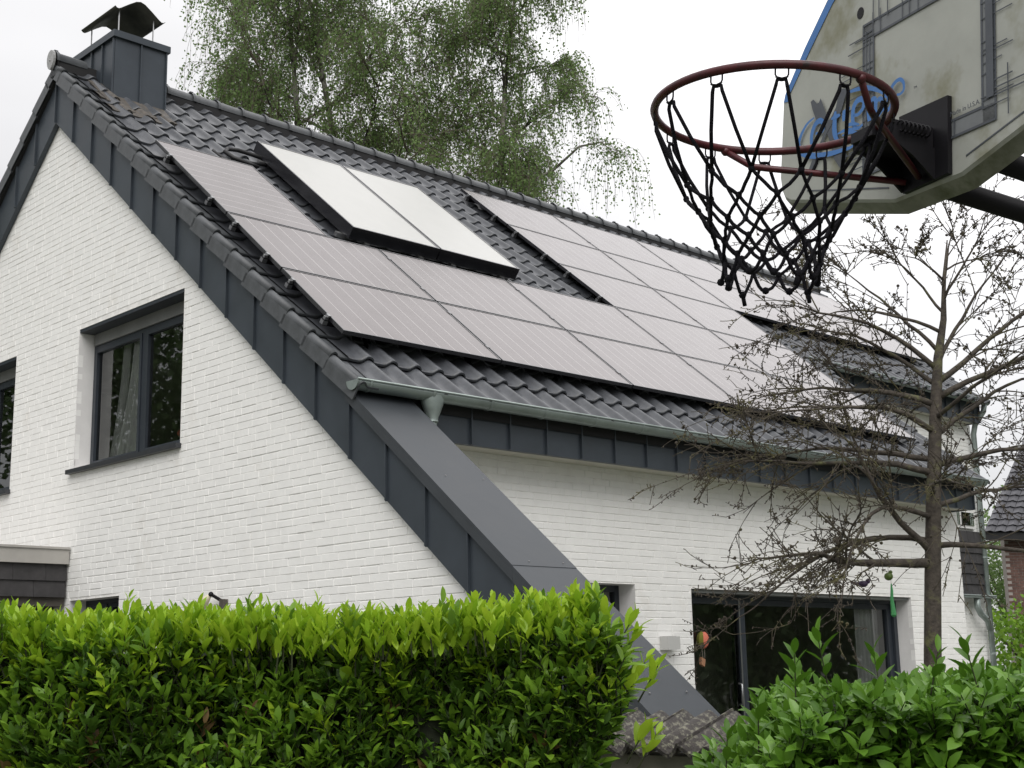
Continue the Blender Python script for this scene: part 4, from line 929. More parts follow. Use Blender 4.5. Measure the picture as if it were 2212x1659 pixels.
# net hooks and net
net = MB().build('net', 'cord', hoop)
NH = 12
def ring(n_, r, u, ph=0.0, sway=0.0): return [HC + (EN * math.cos(6.28318 * (i + ph) / n_) + EH * math.sin(6.28318 * (i + ph) / n_)) * r - EU * u for i in range(n_)]
prof_n = [(0.232, 0.028), (0.170, 0.168), (0.142, 0.212), (0.119, 0.250), (0.103, 0.284), (0.094, 0.315), (0.092, 0.352)]
nr_ = random.Random(5); levels = []
for k, (r, u) in enumerate(prof_n):
    # level 0 holds pairs at every hook
    ph = 0.5 * k
    levels.append([p + Vector((nr_.uniform(-.004, .004), nr_.uniform(-.004, .004), nr_.uniform(-.008, .006))) * (1 if k else 0) + Vector((0, 0, -.0)) for p in ring(NH, r, u, ph)])
hooks = ring(NH, 0.236, 0.0, 0.0)
for i in range(NH):
    d = (hooks[i] - HC).normalized(); tn = EU.cross(d)
    b = MB()
    for s in (-1, 1): b.tube([hooks[i] + tn * .012 * s - EU * .006, hooks[i] + tn * .012 * s - EU * .020, hooks[i] + tn * .008 * s - EU * .027], .0018, 5)
    b.tube([hooks[i] + tn * .012 - EU * .024, hooks[i] - EU * .027, hooks[i] - tn * .012 - EU * .024], .0018, 5); b.build('net_hook', 'blacksteel', rim)
def cordp(a, b_, sag=0.0, r=0.0034, seg=4):
    q = MB(); pts = []
    for k in range(seg + 1):
        t = k / seg; p = a.lerp(b_, t); p = p - EU * sag * math.sin(math.pi * t); p = p + Vector((nr_.uniform(-1, 1), nr_.uniform(-1, 1), nr_.uniform(-1, 1))) * .0012 * (0 < k < seg); pts.append(p)
    q.tube(pts, r, 6); return q
def merge(dst, src): dst.add(src.v, src.f)
for i in range(NH):
    b = MB(); d = (hooks[i] - HC).normalized(); tn = EU.cross(d); top = levels[0][i]
    # loop over the hook: two legs leave it and run down to neighbouring knots
    la = levels[1][i]; lb = levels[1][(i - 1) % NH]
    sgn = 1 if (la - top).dot(tn) > 0 else -1
    arch = [top + tn * .010 * sgn - EU * .010, top + tn * .008 * sgn + EU * .0, top, top - tn * .008 * sgn, top - tn * .010 * sgn - EU * .010]
    b.tube([la] + [la.lerp(arch[0], .5) + d * .004] + arch + [lb.lerp(arch[-1], .5) + d * .004] + [lb], 0.0038, 6)
    for k in range(1, len(levels) - 1):
        cur = levels[k][i]; nx = levels[k + 1]
        last = k == len(levels) - 2
        for j in (i, (i - 1) % NH): merge(b, cordp(cur, nx[j], 0.004 if not last else 0.010, .0037))
        b.sphere(cur, 0.0066, 6, 4, (1, 1, 1.2))
    b.sphere(levels[-1][i], .008, 6, 4); 
    if i % 3 == 0: b.tube([levels[-1][i], levels[-1][i] - EU * .022 + d * .006], .0045, 6)
    b.build('net_cord', 'cord', net, smooth=True)
# arms and post behind the board
def arm(h, u, name='arm'):
    b = MB(); a = bp(h, u, .05); e = bp(h * .8, u - .10, 1.10); b.tube([a, e], .0245, 10); b.build(name, 'blacksteel', hoop, smooth=True)
for h, u in ((.075, -.045), (-.115, -.045), (.075, .16), (-.115, .16)): arm(h, u)
b = MB(); b.obox(bp(-.13, -.075, .045), EN * .03, EH * .22, EU * .26); b.build('rear_plate', 'blacksteel', hoop)
pb = bp(-.02, 0, 1.12); b = MB(); b.tube([(pb.x, pb.y, 0), (pb.x, pb.y, pb.z + .35)], .045, 14); b.build('post', 'blacksteel', hoop, smooth=True)

# ================================================================== PLANTS
nprng = np.random.default_rng(11)
def leaf_verts(ln, wd, fold=0.25, curl=0.25, st=3):
    """leaf along +x, flat in xy, folded along the midrib and curling down"""
    vs = [(0, 0, 0)]; fs = []
    prof = {2: [(0.35, .9), (0.75, .75)], 3: [(0.22, .72), (0.52, 1.0), (0.80, .68)]}[st]
    for t, q in prof:
        z = -curl * ln * t * t
        vs += [(t * ln, -wd / 2 * q, z + fold * wd / 2 * q), (t * ln, 0, z), (t * ln, wd / 2 * q, z + fold * wd / 2 * q)]
    vs.append((ln, 0, -curl * ln))
    fs = [(0, 1, 2), (0, 2, 3)]
    for k in range(len(prof) - 1): a = 1 + 3 * k; fs += [(a, a + 3, a + 4, a + 1), (a + 1, a + 4, a + 5, a + 2)]
    a = 1 + 3 * (len(prof) - 1); e = len(vs) - 1; fs += [(a, e, a + 1), (a + 1, e, a + 2)]
    return vs, fs
def frame_from(dirv, upv):
    x = dirv.normalized(); y = upv.cross(x)
    if y.length < 1e-4: y = x.orthogonal()
    y.normalize(); z = x.cross(y); return Matrix((x, y, z)).transposed()
class Foliage:
    """gathers leaves by material; the ones nearest the photographer become parts"""
    def __init__(s): s.items = []
    def leaf(s, p, d, up, ln, wd, m_): s.items.append((p, d, up, ln, wd, m_))
    def build(s, parent, nparts, mats, stuff_name):
        s.items.sort(key=lambda q: q[6] if len(q) > 6 else (q[0] - CAM).length)
        shared = {}
        rest = {k: MB() for k in mats}
        for k in rest: rest[k].tint = []
        cnt = 0
        for (p, d, up, ln, wd, mk) in s.items:
            rot = frame_from(d, up)
            if cnt < nparts and p.z > 1.2:
                key = (mk, rnd.randrange(3))
                if key not in shared:
                    vs, fs = leaf_verts(1.0, 0.40, 0.3, (0.10, 0.22, 0.34)[key[1]]); b = MB(); b.add(vs, fs); b.tint = [0.15 + 0.3 * key[1]] * len(vs); shared[key] = b.mesh('leaf', mk, smooth=True)
                mw = rot.to_4x4() @ Matrix.Diagonal((ln, wd / 0.40, ln, 1)); mw.translation = p; link_mesh('leaf', shared[key], parent, mw); cnt += 1
            else:
                vs, fs = leaf_verts(ln, wd, 0.3, rnd.uniform(.05, .35)); b = rest[mk]
                b.add([rot @ Vector(v) + p for v in vs], fs); b.tint += [rnd.random() * .8] * len(vs)
        for k in mats:
            if rest[k].v: rest[k].build(stuff_name, k, parent, smooth=True, kind='stuff')
def shoot(F, base, axis, nl, ln, mk, spread=0.6, stem=None, internode=0.016, wr=0.38):
    axis = axis.normalized(); a0 = rnd.uniform(0, 6.28); o = axis.orthogonal().normalized(); o2 = axis.cross(o)
    L_ = internode * nl
    for k in range(nl):
        t = k / max(1, nl - 1); an = a0 + 2.4 * k; rad = o * math.cos(an) + o2 * math.sin(an)
        sp_ = spread * (1.15 - 0.75 * t); d = axis * (1 - 0.35 * sp_) + rad * sp_
        l_ = ln * (0.75 + 0.35 * math.sin(math.pi * min(1, t + .2))) * rnd.uniform(.8, 1.15)
        F.leaf(base + axis * L_ * t, d, axis + Vector((0, 0, .3)), l_, l_ * wr * rnd.uniform(.85, 1.15), mk)
    if stem is not None: stem.tube([base - axis * 0.05, base + axis * L_], [0.0035, 0.0018], 4, cap=False)
# --- clipped laurel hedge
hedge = thing('hedge', 'clipped cherry laurel hedge with bright yellow green new shoots along the top', 'hedge', atdl(5.5, -1.5, 0))
F1 = Foliage(); stems = MB()
HD0, HD1, HS0, HS1, HZ = 4.95, 5.95, -3.3, 0.40, 1.74
def htop(s): return HZ + 0.012 + 0.02 * math.sin(s * 2.1) + 0.015 * math.sin(s * 5.3 + 1)
def hend(z): return HS1 - 0.07 + 0.035 * math.sin(z * 9) - max(0, (z - 1.6)) * .25 - max(0, 1.45 - z) * .25
hrn = random.Random(21)
# front face
for k in range(3700):
    s = hrn.uniform(HS0, HS1); z = hrn.uniform(0.95, htop(s) - .03)
    if s > hend(z): continue
    dd = abs(hrn.gauss(0, .07)); bump_ = 0.07 * math.sin(s * 3.1 + z * 2) + 0.05 * math.sin(s * 7.7 - z * 6)
    p = atdl(HD0 + .05 + dd + bump_, s, z - .04)
    ax_ = -FH * hrn.uniform(.1, .75) + Vector((0, 0, hrn.uniform(.5, 1.2))) + RH * hrn.uniform(-.45, .45)
    top = (z - (htop(s) - .42)) / .42
    q = hrn.random()
    dt_ = htop(s) - z; py = .60 * math.exp(-dt_ / .10) + .05
    mk = 'leaf_young' if q < py else ('leaf_mid' if q < py + .55 else 'leaf_dark')
    if hrn.random() < .010: mk = 'leaf_brown'
    shoot(F1, p, ax_, hrn.randint(4, 7), hrn.uniform(.058, .088), mk, hrn.uniform(.45, .85), stems, .015)
# top: upright young shoots
for k in range(1750):
    s = hrn.uniform(HS0, HS1); d = hrn.uniform(HD0 - .02, HD1) if k % 3 else hrn.uniform(HD0 - .03, HD0 + .15)
    if s > hend(1.7): continue
    hgt = hrn.uniform(-.07, .02) + (0.035 if hrn.random() > .9 else 0)
    p = atdl(d, s, htop(s) + hgt - .02)
    ax_ = Vector((hrn.uniform(-.22, .22), hrn.uniform(-.22, .22), 1)) - FH * .10
    mk = 'leaf_young' if hrn.random() < .86 else 'leaf_mid'
    shoot(F1, p, ax_, hrn.randint(4, 7), hrn.uniform(.056, .082), mk, hrn.uniform(.28, .5), stems if k % 4 == 0 else None, .014)
# right end face
for k in range(520):
    z = hrn.uniform(0.95, HZ); d = hrn.uniform(HD0, HD1); p = atdl(d, hend(z) - .02 - abs(hrn.gauss(0, .05)), z - .04)
    ax_ = RH * hrn.uniform(.4, 1) - FH * hrn.uniform(-.2, .6) + Vector((0, 0, hrn.uniform(.3, 1)))
    shoot(F1, p, ax_, hrn.randint(3, 6), hrn.uniform(.06, .09), 'leaf_mid' if hrn.random() < .5 else ('leaf_young' if z > 1.45 and hrn.random() < .35 else 'leaf_dark'), .7, stems)
for (s, z, q) in ((HS1 + .03, 1.70, 0), (HS1 + .06, 1.60, 0), (HS1 + .10, 1.575, 0), (HS1 + .085, 1.34, 0), (HS1 + .05, 1.365, 0), (HS1 + .02, 1.75, 0)):
    shoot(F1, atdl(5.02, s - .05, z - .05), RH * .6 + Vector((0, 0, 1)), 6, .085, 'leaf_young', .42, stems)
F1.build(hedge, 290, ['leaf_dark', 'leaf_mid', 'leaf_young', 'leaf_brown'], 'foliage')
stems.build('stems', 'stem', hedge, kind='stuff')
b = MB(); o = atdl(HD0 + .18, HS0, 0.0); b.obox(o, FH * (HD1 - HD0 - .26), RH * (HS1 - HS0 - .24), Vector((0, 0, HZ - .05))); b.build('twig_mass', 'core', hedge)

# --- loose laurel bush at lower right
bush = thing('laurel_bush', 'loose glossy green laurel bush in the lower right corner', 'bush', atdl(5.6, 1.6, 0))
F2 = Foliage(); stems = MB(); brn = random.Random(5)
def btop_(s): return 1.17 + 0.40 * min(1, max(0, (s - .66) / .46)) ** .8 + 0.03 * math.sin(s * 8) - .070
for k in range(1800):
    s = brn.uniform(.62, 2.6); zt = btop_(s); z = zt - abs(brn.gauss(0, .22)) if k % 3 else zt - abs(brn.gauss(0, .05))
    if z < .85: continue
    dep = brn.uniform(4.75, 5.9) if z > zt - .12 else 4.75 + abs(brn.gauss(0, .16)) + max(0, .2 - (zt - z)) * .8
    if s < .95 and z < 1.4: s += abs(brn.gauss(0, .05))
    p = atdl(dep, s, z - .05); out_ = Vector((0, 0, brn.uniform(.35, 1.1))) - FH * brn.uniform(0, .9) + RH * brn.uniform(-.7, .6)
    near_top = z > zt - .1
    mk = 'bush_leaf_light' if brn.random() < (.42 if near_top else .14) else 'bush_leaf'
    shoot(F2, p, out_, brn.randint(4, 8), brn.uniform(.065, .105), mk, brn.uniform(.7, 1.15), stems, .013, .42)
for (s, z) in ((1.09, 1.66), (.98, 1.60), (1.62, 1.63), (1.84, 1.66), (1.28, 1.60), (.84, 1.44), (.72, 1.33), (1.95, 1.68), (1.46, 1.60)):
    shoot(F2, atdl(5.0, s, z - .10), Vector((brn.uniform(-.2, .2), brn.uniform(-.2, .2), 1)), 7, .095, 'bush_leaf', .7, stems, .02, .40)
F2.build(bush, 290, ['bush_leaf', 'bush_leaf_light'], 'foliage')
stems.build('stems', 'stem', bush, kind='stuff')
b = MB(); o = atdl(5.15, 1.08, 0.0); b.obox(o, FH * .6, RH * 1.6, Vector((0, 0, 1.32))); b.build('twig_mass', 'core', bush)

# --- garden wall with lichened coping tiles, seen between hedge and bush
gwl = thing('garden_wall', 'pale garden wall topped with lichen covered wavy coping tiles', 'wall', (-1.05, -0.1, 0))
b = MB(); b.box((-1.20, -1.6, 0), (-0.95, 1.7, 1.20)); b.build('wall_core', 'stone', gwl)
def pant(w=0.30, ln=0.44):
    b = MB(); n = 25; vs = []
    for (yy, dz) in ((0, 0), (ln, 0)):
        for th in (0, -.022):
            for j in range(n):
                t = j / (n - 1); vs.append((t * w, yy, dz + .022 * math.cos(2 * math.pi * 2 * t) + .022 + th + (0.010 * (t > .95))))
    n2 = n; fs = []
    fs += [(i, i + 1, 2 * n + i + 1, 2 * n + i) for i in range(n - 1)] + [(n + i, 3 * n + i, 3 * n + i + 1, n + i + 1) for i in range(n - 1)]
    fs += [(i, n + i, n + i + 1, i + 1) for i in range(n - 1)] + [(2 * n + i, 2 * n + i + 1, 3 * n + i + 1, 3 * n + i) for i in range(n - 1)] + [(0, 2 * n, 3 * n, n), (n - 1, 2 * n - 1, 4 * n - 1, 3 * n - 1)]
    b.add(vs, fs); return b
pme = pant().mesh('coping_tile', 'lichen'); pme.polygons.foreach_set('use_smooth', [i < 48 for i in range(len(pme.polygons))])
for k in range(11):
    yy = 1.55 - 0.30 * k
    sl_ = Vector((.948, 0, .318)); nn = Vector((-.318, 0, .948))
    mw = Matrix((Vector((0, -1, 0)), sl_, nn)).transposed().to_4x4()
    if mw.determinant() < 0: pass
    mw.translation = Vector((-1.33, yy + rnd.uniform(-.006, .006), 1.215 + .003 * (k % 2)))
    link_mesh('coping_tile', pme, gwl, mw)
b = MB(); b.box((-1.02, -1.6, 1.24), (-0.90, 1.7, 1.32)); b.build('ridge_bed', 'stone', gwl)

# --- bare mossy apple tree in front of the terrace
def bez(p, d, ln, droop, rr, seg=7, wob=0.06):
    pts = [p]; d = d.normalized(); st = ln / seg
    for k in range(seg):
        d = (d + Vector((rr.uniform(-wob, wob), rr.uniform(-wob, wob), rr.uniform(-wob, wob) - droop / seg))).normalized(); pts.append(pts[-1] + d * st)
    return pts
apple = thing('apple_tree', 'leafless mossy apple tree with dense twigs in front of the terrace', 'tree', (2.75, 0.85, 0))
tp = [(2.72, .83, 0.0), (2.735, .82, .8), (2.755, .81, 1.53), (2.80, .775, 2.2), (2.845, .74, 2.80), (2.90, .70, 3.40), (2.935, .665, 3.80), (2.985, .62, 4.10), (3.005, .60, 4.42), (3.05, .57, 4.72)]
tr_ = [.078, .07, .064, .060, .055, .045, .035, .024, .013, .005]
b = MB(); b.tube(tp, tr_, 12); b.build('trunk', 'bark', apple, smooth=True)
arn = random.Random(42)
def trunk_at(z):
    for a, c in zip(tp[:-1], tp[1:]):
        if a[2] <= z <= c[2]: t = (z - a[2]) / (c[2] - a[2]); return Vector(a).lerp(Vector(c), t)
    return Vector(tp[-1])
tw_ = MB(); fruit = MB()
def spur(p, d):
    """short knobbly fruiting spur"""
    q = [p, p + d * arn.uniform(.010, .028)]
    if arn.random() < .35: q.append(q[-1] + (d + Vector((arn.uniform(-.8, .8), arn.uniform(-.8, .8), arn.uniform(-.4, .9)))).normalized() * arn.uniform(.008, .02))
    tw_.tube(q, [.0034] + [.0030] * (len(q) - 2) + [.0040], 4)
    if arn.random() < .06: fruit.sphere(q[-1], arn.uniform(.008, .013), 6, 4)
def twig(p, d, ln, r0, lev):
    seg = (9, 7, 5)[lev]
    pts = bez(p, d, ln, (arn.uniform(-.1, .8), arn.uniform(-.3, .7), arn.uniform(-.5, .5))[lev], arn, seg, (.09, .11, .13)[lev])
    n = len(pts); tw_.tube(pts, [max(.0025, r0 * (1 - .75 * k / (n - 1))) for k in range(n)], 5 if lev < 1 else 4, cap=False)
    for k in range(1, n):
        tg = (pts[k] - pts[k - 1]).normalized()
        for _ in range(2):
            if arn.random() < .34: spur(pts[k - 1].lerp(pts[k], arn.random()), (tg.orthogonal() * arn.choice((-1, 1)) + Vector((arn.uniform(-1, 1), arn.uniform(-1, 1), arn.uniform(-1, 1)))).normalized())
    if lev < 2:
        for _ in range((4, 3)[lev]):
            k = arn.randint(1, n - 1); tg = (pts[k] - pts[k - 1]).normalized(); side = Vector((arn.uniform(-1, 1), arn.uniform(-1, 1), arn.uniform(-.6, .8))).normalized()
            twig(pts[k], tg * .9 + side * .65, ln * arn.uniform(.35, .62), max(.0034, r0 * .52), lev + 1)
def limb(z, d, ln, r0, droop, sub, seg=9):
    p = trunk_at(z); pts = bez(p, d, ln, droop, arn, seg, .17); n = len(pts)
    b = MB(); b.tube(pts, [1.08 * r0 * (1 - .75 * k / (n - 1)) for k in range(n)], 8); b.build('limb', 'bark', apple, smooth=True)
    for _ in range(max(3, int(sub * .9))):
        k = arn.randint(2, n - 1); tg = (pts[k] - pts[k - 1]).normalized(); side = Vector((arn.uniform(-1, 1), arn.uniform(-1, 1), arn.uniform(-.5, .8))).normalized()
        twig(pts[k], tg * .8 + side * .7, arn.uniform(.45, .95) * (1 - .3 * k / n) * min(1.1, ln), max(.0055, r0 * .30), 0)
    twig(pts[-1], pts[-1] - pts[-2], ln * .35, r0 * .26, 0)
LFT, RGT = -RH, RH
# main limbs as in the picture: (height, sideways, depth, up, length, radius, droop, side shoots)
for (z, sx, dy, up_, ln, r0, dr, sub) in (
    (2.30, -1.0, -.25, .05, 1.45, .034, .05, 10), (2.36, -.75, -.2, .72, 1.05, .026, -.1, 8), (2.45, -1.0, .30, .25, 1.40, .022, .45, 9), (2.62, -.95, -.55, .35, 1.35, .020, .6, 9),
    (2.95, -1.0, -.1, .30, 1.30, .026, .15, 9), (3.05, -1.0, .45, .42, 1.25, .022, .4, 9), (3.25, -.9, -.5, .45, 1.35, .022, .4, 8), (3.45, -1.0, .1, .55, 1.10, .024, .3, 8), (3.60, -.85, .5, .75, 1.05, .018, .5, 8),
    (3.72, -.9, -.3, .75, 1.15, .020, .1, 7), (3.85, -.6, .2, .8, .95, .016, 0, 6), (4.05, .25, -.2, 1.0, .85, .014, 0, 5), (3.75, .45, .3, 1.0, 1.0, .017, 0, 6), (4.0, -1, -.2, .6, .9, .014, .3, 6),
    (2.42, 1.0, -.2, .15, 1.15, .022, .2, 8), (2.70, 1.0, .35, .30, 1.15, .020, .35, 8), (3.00, 1.0, -.15, .35, 1.10, .022, .3, 8), (3.22, .95, .4, .55, 1.10, .022, .2, 8), (3.50, 1.0, -.35, .55, 1.15, .024, .2, 8), (3.62, 1.0, .1, .7, 1.2, .024, .1, 8),
    (4.15, -.7, .3, .9, .75, .011, .1, 5), (4.25, .6, -.3, .9, .75, .011, .1, 5), (4.40, -.7, -.4, .6, .5, .009, 0, 4), (4.48, .7, .4, .5, .5, .008, 0, 4),
    (2.80, -.2, -1.0, .3, 1.1, .018, .4, 8), (3.35, .2, -1.0, .5, 1.0, .018, .3, 7), (2.85, .1, 1.0, .4, 1.0, .018, .3, 6), (3.4, -.2, 1.0, .6, .9, .016, .3, 6)):
    limb(z, RH * sx + FH * dy + Vector((0, 0, up_)), ln, r0, dr, sub)
tw_.build('twigs', 'twig', apple, kind='stuff'); fruit.build('dried_fruit', 'twig', apple, kind='stuff')

# feeders hanging in the tree
def hang(name, label, cat, px): return thing(name, label, cat, px)
P_ = Vector((2.45, .92, 2.20)); t = hang('hanging_ornament', 'mossy green ball ornament hanging under the lowest apple limb', 'ornament', P_)
b = MB(); b.sphere(P_, .032, 10, 7, (1, 1, .9)); b.sphere(P_ + Vector((.012, -.01, .03)), .014, 6, 4); b.build('ball', 'greenball', t, smooth=True); b = MB(); b.tube([P_ + Vector((0, 0, .03)), P_ + Vector((0, 0, .16))], .0015, 4); b.build('string', 'string', t)
P_ = Vector((2.46, .91, 1.92)); t = hang('fat_ball_net', 'empty green plastic bird feeder net hanging in the apple tree', 'bird feeder', P_)
b = MB(); pts = [P_ + Vector((0, 0, .23)), P_ + Vector((.002, 0, .18)), P_ + Vector((-.003, .002, .12)), P_ + Vector((.002, 0, .06)), P_ + Vector((.006, 0, .01)), P_]
b.tube(pts, [.004, .010, .012, .016, .021, .009], 8); b.build('net_bag', 'greennet', t); b = MB(); b.tube([P_ + Vector((0, 0, .22)), P_ + Vector((0, 0, .30))], .0015, 4); b.build('string', 'string', t)
P_ = Vector((2.30, 1.04, 2.15)); t = hang('bird_ornament', 'dark purple bird shaped ornament hanging left of the green ball', 'ornament', P_)
b = MB(); b.sphere(P_, .030, 10, 6, (1.3, 1.3, .8)); b.sphere(P_ + RH * .038 + Vector((0, 0, .018)), .018, 8, 5); b.tube([P_ - RH * .03, P_ - RH * .085 + Vector((0, 0, .012))], [.016, .006], 6); b.build('bird_body', 'purple', t, smooth=True)
b = MB(); b.tube([P_ + Vector((0, 0, .02)), P_ + Vector((0, 0, .16))], .0015, 4); b.build('string', 'string', t)

# --- birches behind the roof
def birch(D, s, label, lean, seed, hgt, spread, nb, wild=None):
    rr = random.Random(seed); base = atdl(D, s, 0); t = thing('birch_tree', label, 'tree', base, 'birches behind the house')
    trunk = [base]; d = Vector((0, 0, 1)) + RH * lean * .2
    k = 12
    for i in range(k):
        d = (d + RH * rr.uniform(-.06, .06) + FH * rr.uniform(-.06, .06) + RH * lean * .035).normalized(); trunk.append(trunk[-1] + d * hgt / k)
    b = MB(); b.tube(trunk, [.17 * (1 - .88 * i / k) + .01 for i in range(k + 1)], 10); b.build('trunk', 'birchbark', t, smooth=True)
    tw2 = MB(); lv = []
    def strand(p, ln, d0):
        q = [p]; d_ = d0.normalized(); st = 0.16; n_ = int(ln / st)
        for _ in range(n_):
            d_ = (d_ * .72 + Vector((rr.uniform(-.16, .16), rr.uniform(-.16, .16), -.46))).normalized(); q.append(q[-1] + d_ * st)
        if len(q) > 2: tw2.tube(q, [.006] + [.0035] * (len(q) - 2) + [.002], 3, cap=False)
        bare = rr.random() < .035
        if not bare:
            for a, c in zip(q[:-1], q[1:]):
                for _ in range(rr.choice((1, 2, 2, 3))): lv.append(a.lerp(c, rr.random()) + Vector((rr.gauss(0, .06), rr.gauss(0, .06), rr.gauss(0, .035))))
    def sub(p, d_, ln, r0, lev):
        pts = bez(p, d_, ln, rr.uniform(.05, .45) if lev else rr.uniform(-.05, .22), rr, 8, .12); n_ = len(pts)
        b_ = MB(); b_.tube(pts, [r0 * (1 - .8 * i / (n_ - 1)) for i in range(n_)], 6 if lev == 0 else 4, cap=False)
        if lev == 0: b_.build('limb', 'birchbark', t, smooth=True)
        else: tw2.add(b_.v, b_.f)
        for i in range(2, n_):
            if lev < 2:
                for _ in range(2 if lev == 0 else 1):
                    if rr.random() < .70:
                        sd_ = Vector((rr.uniform(-1, 1), rr.uniform(-1, 1), rr.uniform(-.2, .6))).normalized(); sub(pts[i], (pts[i] - pts[i - 1]).normalized() * .6 + sd_ * .7, ln * rr.uniform(.28, .5), r0 * .42, lev + 1)
            if lev >= 1:
                for _ in range(rr.choice((0, 1, 1, 1))): strand(pts[i], rr.uniform(.4, 1.7), (pts[i] - pts[i - 1]))
    for i in range(nb):
        f_ = 0.34 + 0.64 * i / nb; zz = f_ * hgt; j = min(k - 1, int(f_ * k)); p = trunk[j].lerp(trunk[j + 1], f_ * k - j)
        an = 2.4 * i + rr.uniform(-.5, .5); d_ = RH * math.cos(an) + FH * math.sin(an) * .8 + Vector((0, 0, rr.uniform(.5, 1.1)))
        sub(p, d_, spread * (1.1 - .55 * f_) * rr.uniform(.75, 1.2), .075 * (1.1 - .7 * f_), 0)
    if wild:      # one long limb reaching out sideways with a curtain of hanging twigs at its end
        o_ = trunk[8]; q = [o_] + [o_ + RH * x_ + Vector((0, 0, z_)) for x_, z_ in ((.7, .65), (1.3, .95), (1.9, 1.5), (2.4, 1.6), (2.7, 1.3))]
        b_ = MB(); b_.tube(q, [.045, .038, .032, .026, .018, .008], 6); b_.build('limb', 'birchbark', t, smooth=True)
        for i in (2, 3, 4, 4, 4, 5, 5, 5, 5, 5):
            for _ in range(6): strand(q[i] + RH * rr.uniform(-.35, .25) + FH * rr.uniform(-.3, .3), rr.uniform(.7, 2.1), RH * rr.uniform(-.2, .4) + Vector((0, 0, .1)))
    tw2.build('twigs', 'birchtwig', t, kind='stuff')
    n_ = len(lv); P0 = np.array([tuple(v) for v in lv]); rs = np.random.default_rng(seed)
    ln = rs.uniform(.048, .078, n_); a = rs.normal(size=(n_, 3)); a[:, 2] -= .9; a /= np.linalg.norm(a, axis=1)[:, None]; c = np.cross(a, rs.normal(size=(n_, 3))); c /= np.linalg.norm(c, axis=1)[:, None]
    V = np.stack([P0, P0 + a * (ln * .45)[:, None] + c * (ln * .40)[:, None], P0 + a * ln[:, None], P0 + a * (ln * .45)[:, None] - c * (ln * .40)[:, None]], 1).reshape(-1, 3)
    me = bpy.data.meshes.new('leaves'); me.vertices.add(4 * n_); V = V - np.array(tuple(base)); me.vertices.foreach_set('co', V.ravel().astype(np.float32))
    me.loops.add(4 * n_); me.loops.foreach_set('vertex_index', np.arange(4 * n_, dtype=np.int32)); me.polygons.add(n_); me.polygons.foreach_set('loop_start', np.arange(0, 4 * n_, 4, dtype=np.int32))
    at = me.attributes.new('tint', 'FLOAT', 'POINT'); at.data.foreach_set('value', np.repeat(rs.uniform(0, .8, n_), 4).astype(np.float32)); me.update(); me.validate(); me.materials.append(M['birchleaf'])
    o = bpy.data.objects.new('leaves', me); COL.objects.link(o); o.parent = t; o['kind'] = 'stuff'
    print('birch leaves', n_)
birch(31, -3.6, 'left birch behind the roof, its crown rising beside the chimney', -.1, 4, 18.5, 3.8, 20)
birch(30, -2.3, 'tall middle birch with forked pale stem behind the ridge', -.15, 9, 19.0, 4.2, 20)
birch(29.5, -1.15, 'right birch with long weeping twigs reaching out over the ridge', 0, 17, 17.5, 2.6, 20, True)

# --- far right: neighbouring brick house, hedge, misty trees
nb = thing('brick_house', 'red brown brick neighbouring house with dark tiled roof at the right picture edge', 'house', atdl(38, 16.0, 0))
def nbp(s, d, z): return atdl(38 + d, 13.42 + s, z)
b = MB(); b.prism([nbp(0, 0, 0), nbp(9, 2.0, 0), nbp(9, 2.0, 5.2), nbp(0, 0, 5.2)], FH * .3); nw = b.build('brick_wall', 'redmortar', nb)
b = MB(); dv = (nbp(9, 2.0, 0) - nbp(0, 0, 0)).normalized(); nrm_ = Vector((dv.y, -dv.x, 0)); 
if nrm_.dot(FH) > 0: nrm_ = -nrm_
for r in range(66):
    for c in range(14):
        o = nbp(0, 0, 0) + dv * (0.24 * c + (.12 if r % 2 else 0)) + Vector((0, 0, .2 + .077 * r)); b.obox(o + nrm_ * .012, dv * .225, Vector((0, 0, .064)), -nrm_ * .03)
b.build('brickwork', 'redbrick', nw, kind='stuff')
b = MB(); e0, e1 = nbp(-.75, -.6, 5.0), nbp(9, 1.4, 5.0); r0_, r1_ = nbp(2.4, 3.0, 9.0), nbp(9.5, 5.0, 9.0)
b.add([e0, e1, r1_, r0_] + [v - Vector((0, 0, .2)) for v in (e0, e1, r1_, r0_)], [(0, 1, 2, 3), (7, 6, 5, 4), (0, 4, 5, 1), (3, 2, 6, 7), (0, 3, 7, 4), (1, 5, 6, 2)]); nroof = b.build('roof', 'deck', nb)
ev = (e1 - e0).normalized(); sv = (r0_ - e0); sl2 = sv.length; sv.normalize(); nn = ev.cross(sv).normalized()
if nn.z < 0: nn = -nn
b = MB(); st_ = (r0_ - e0) / 22
for r in range(22):
    for c in range(12):
        o = e0 + st_ * r + ev * (.31 * c) + nn * (.05); b.add([o, o + ev * .15 + nn * .05, o + ev * .30, o + ev * .30 + st_ * 1.1 - nn * .045, o + ev * .15 + st_ * 1.1, o + st_ * 1.1 - nn * .045], [(0, 1, 4, 5), (1, 2, 3, 4)])
b.build('roof_tiles', 'ntile', nroof, kind='stuff')
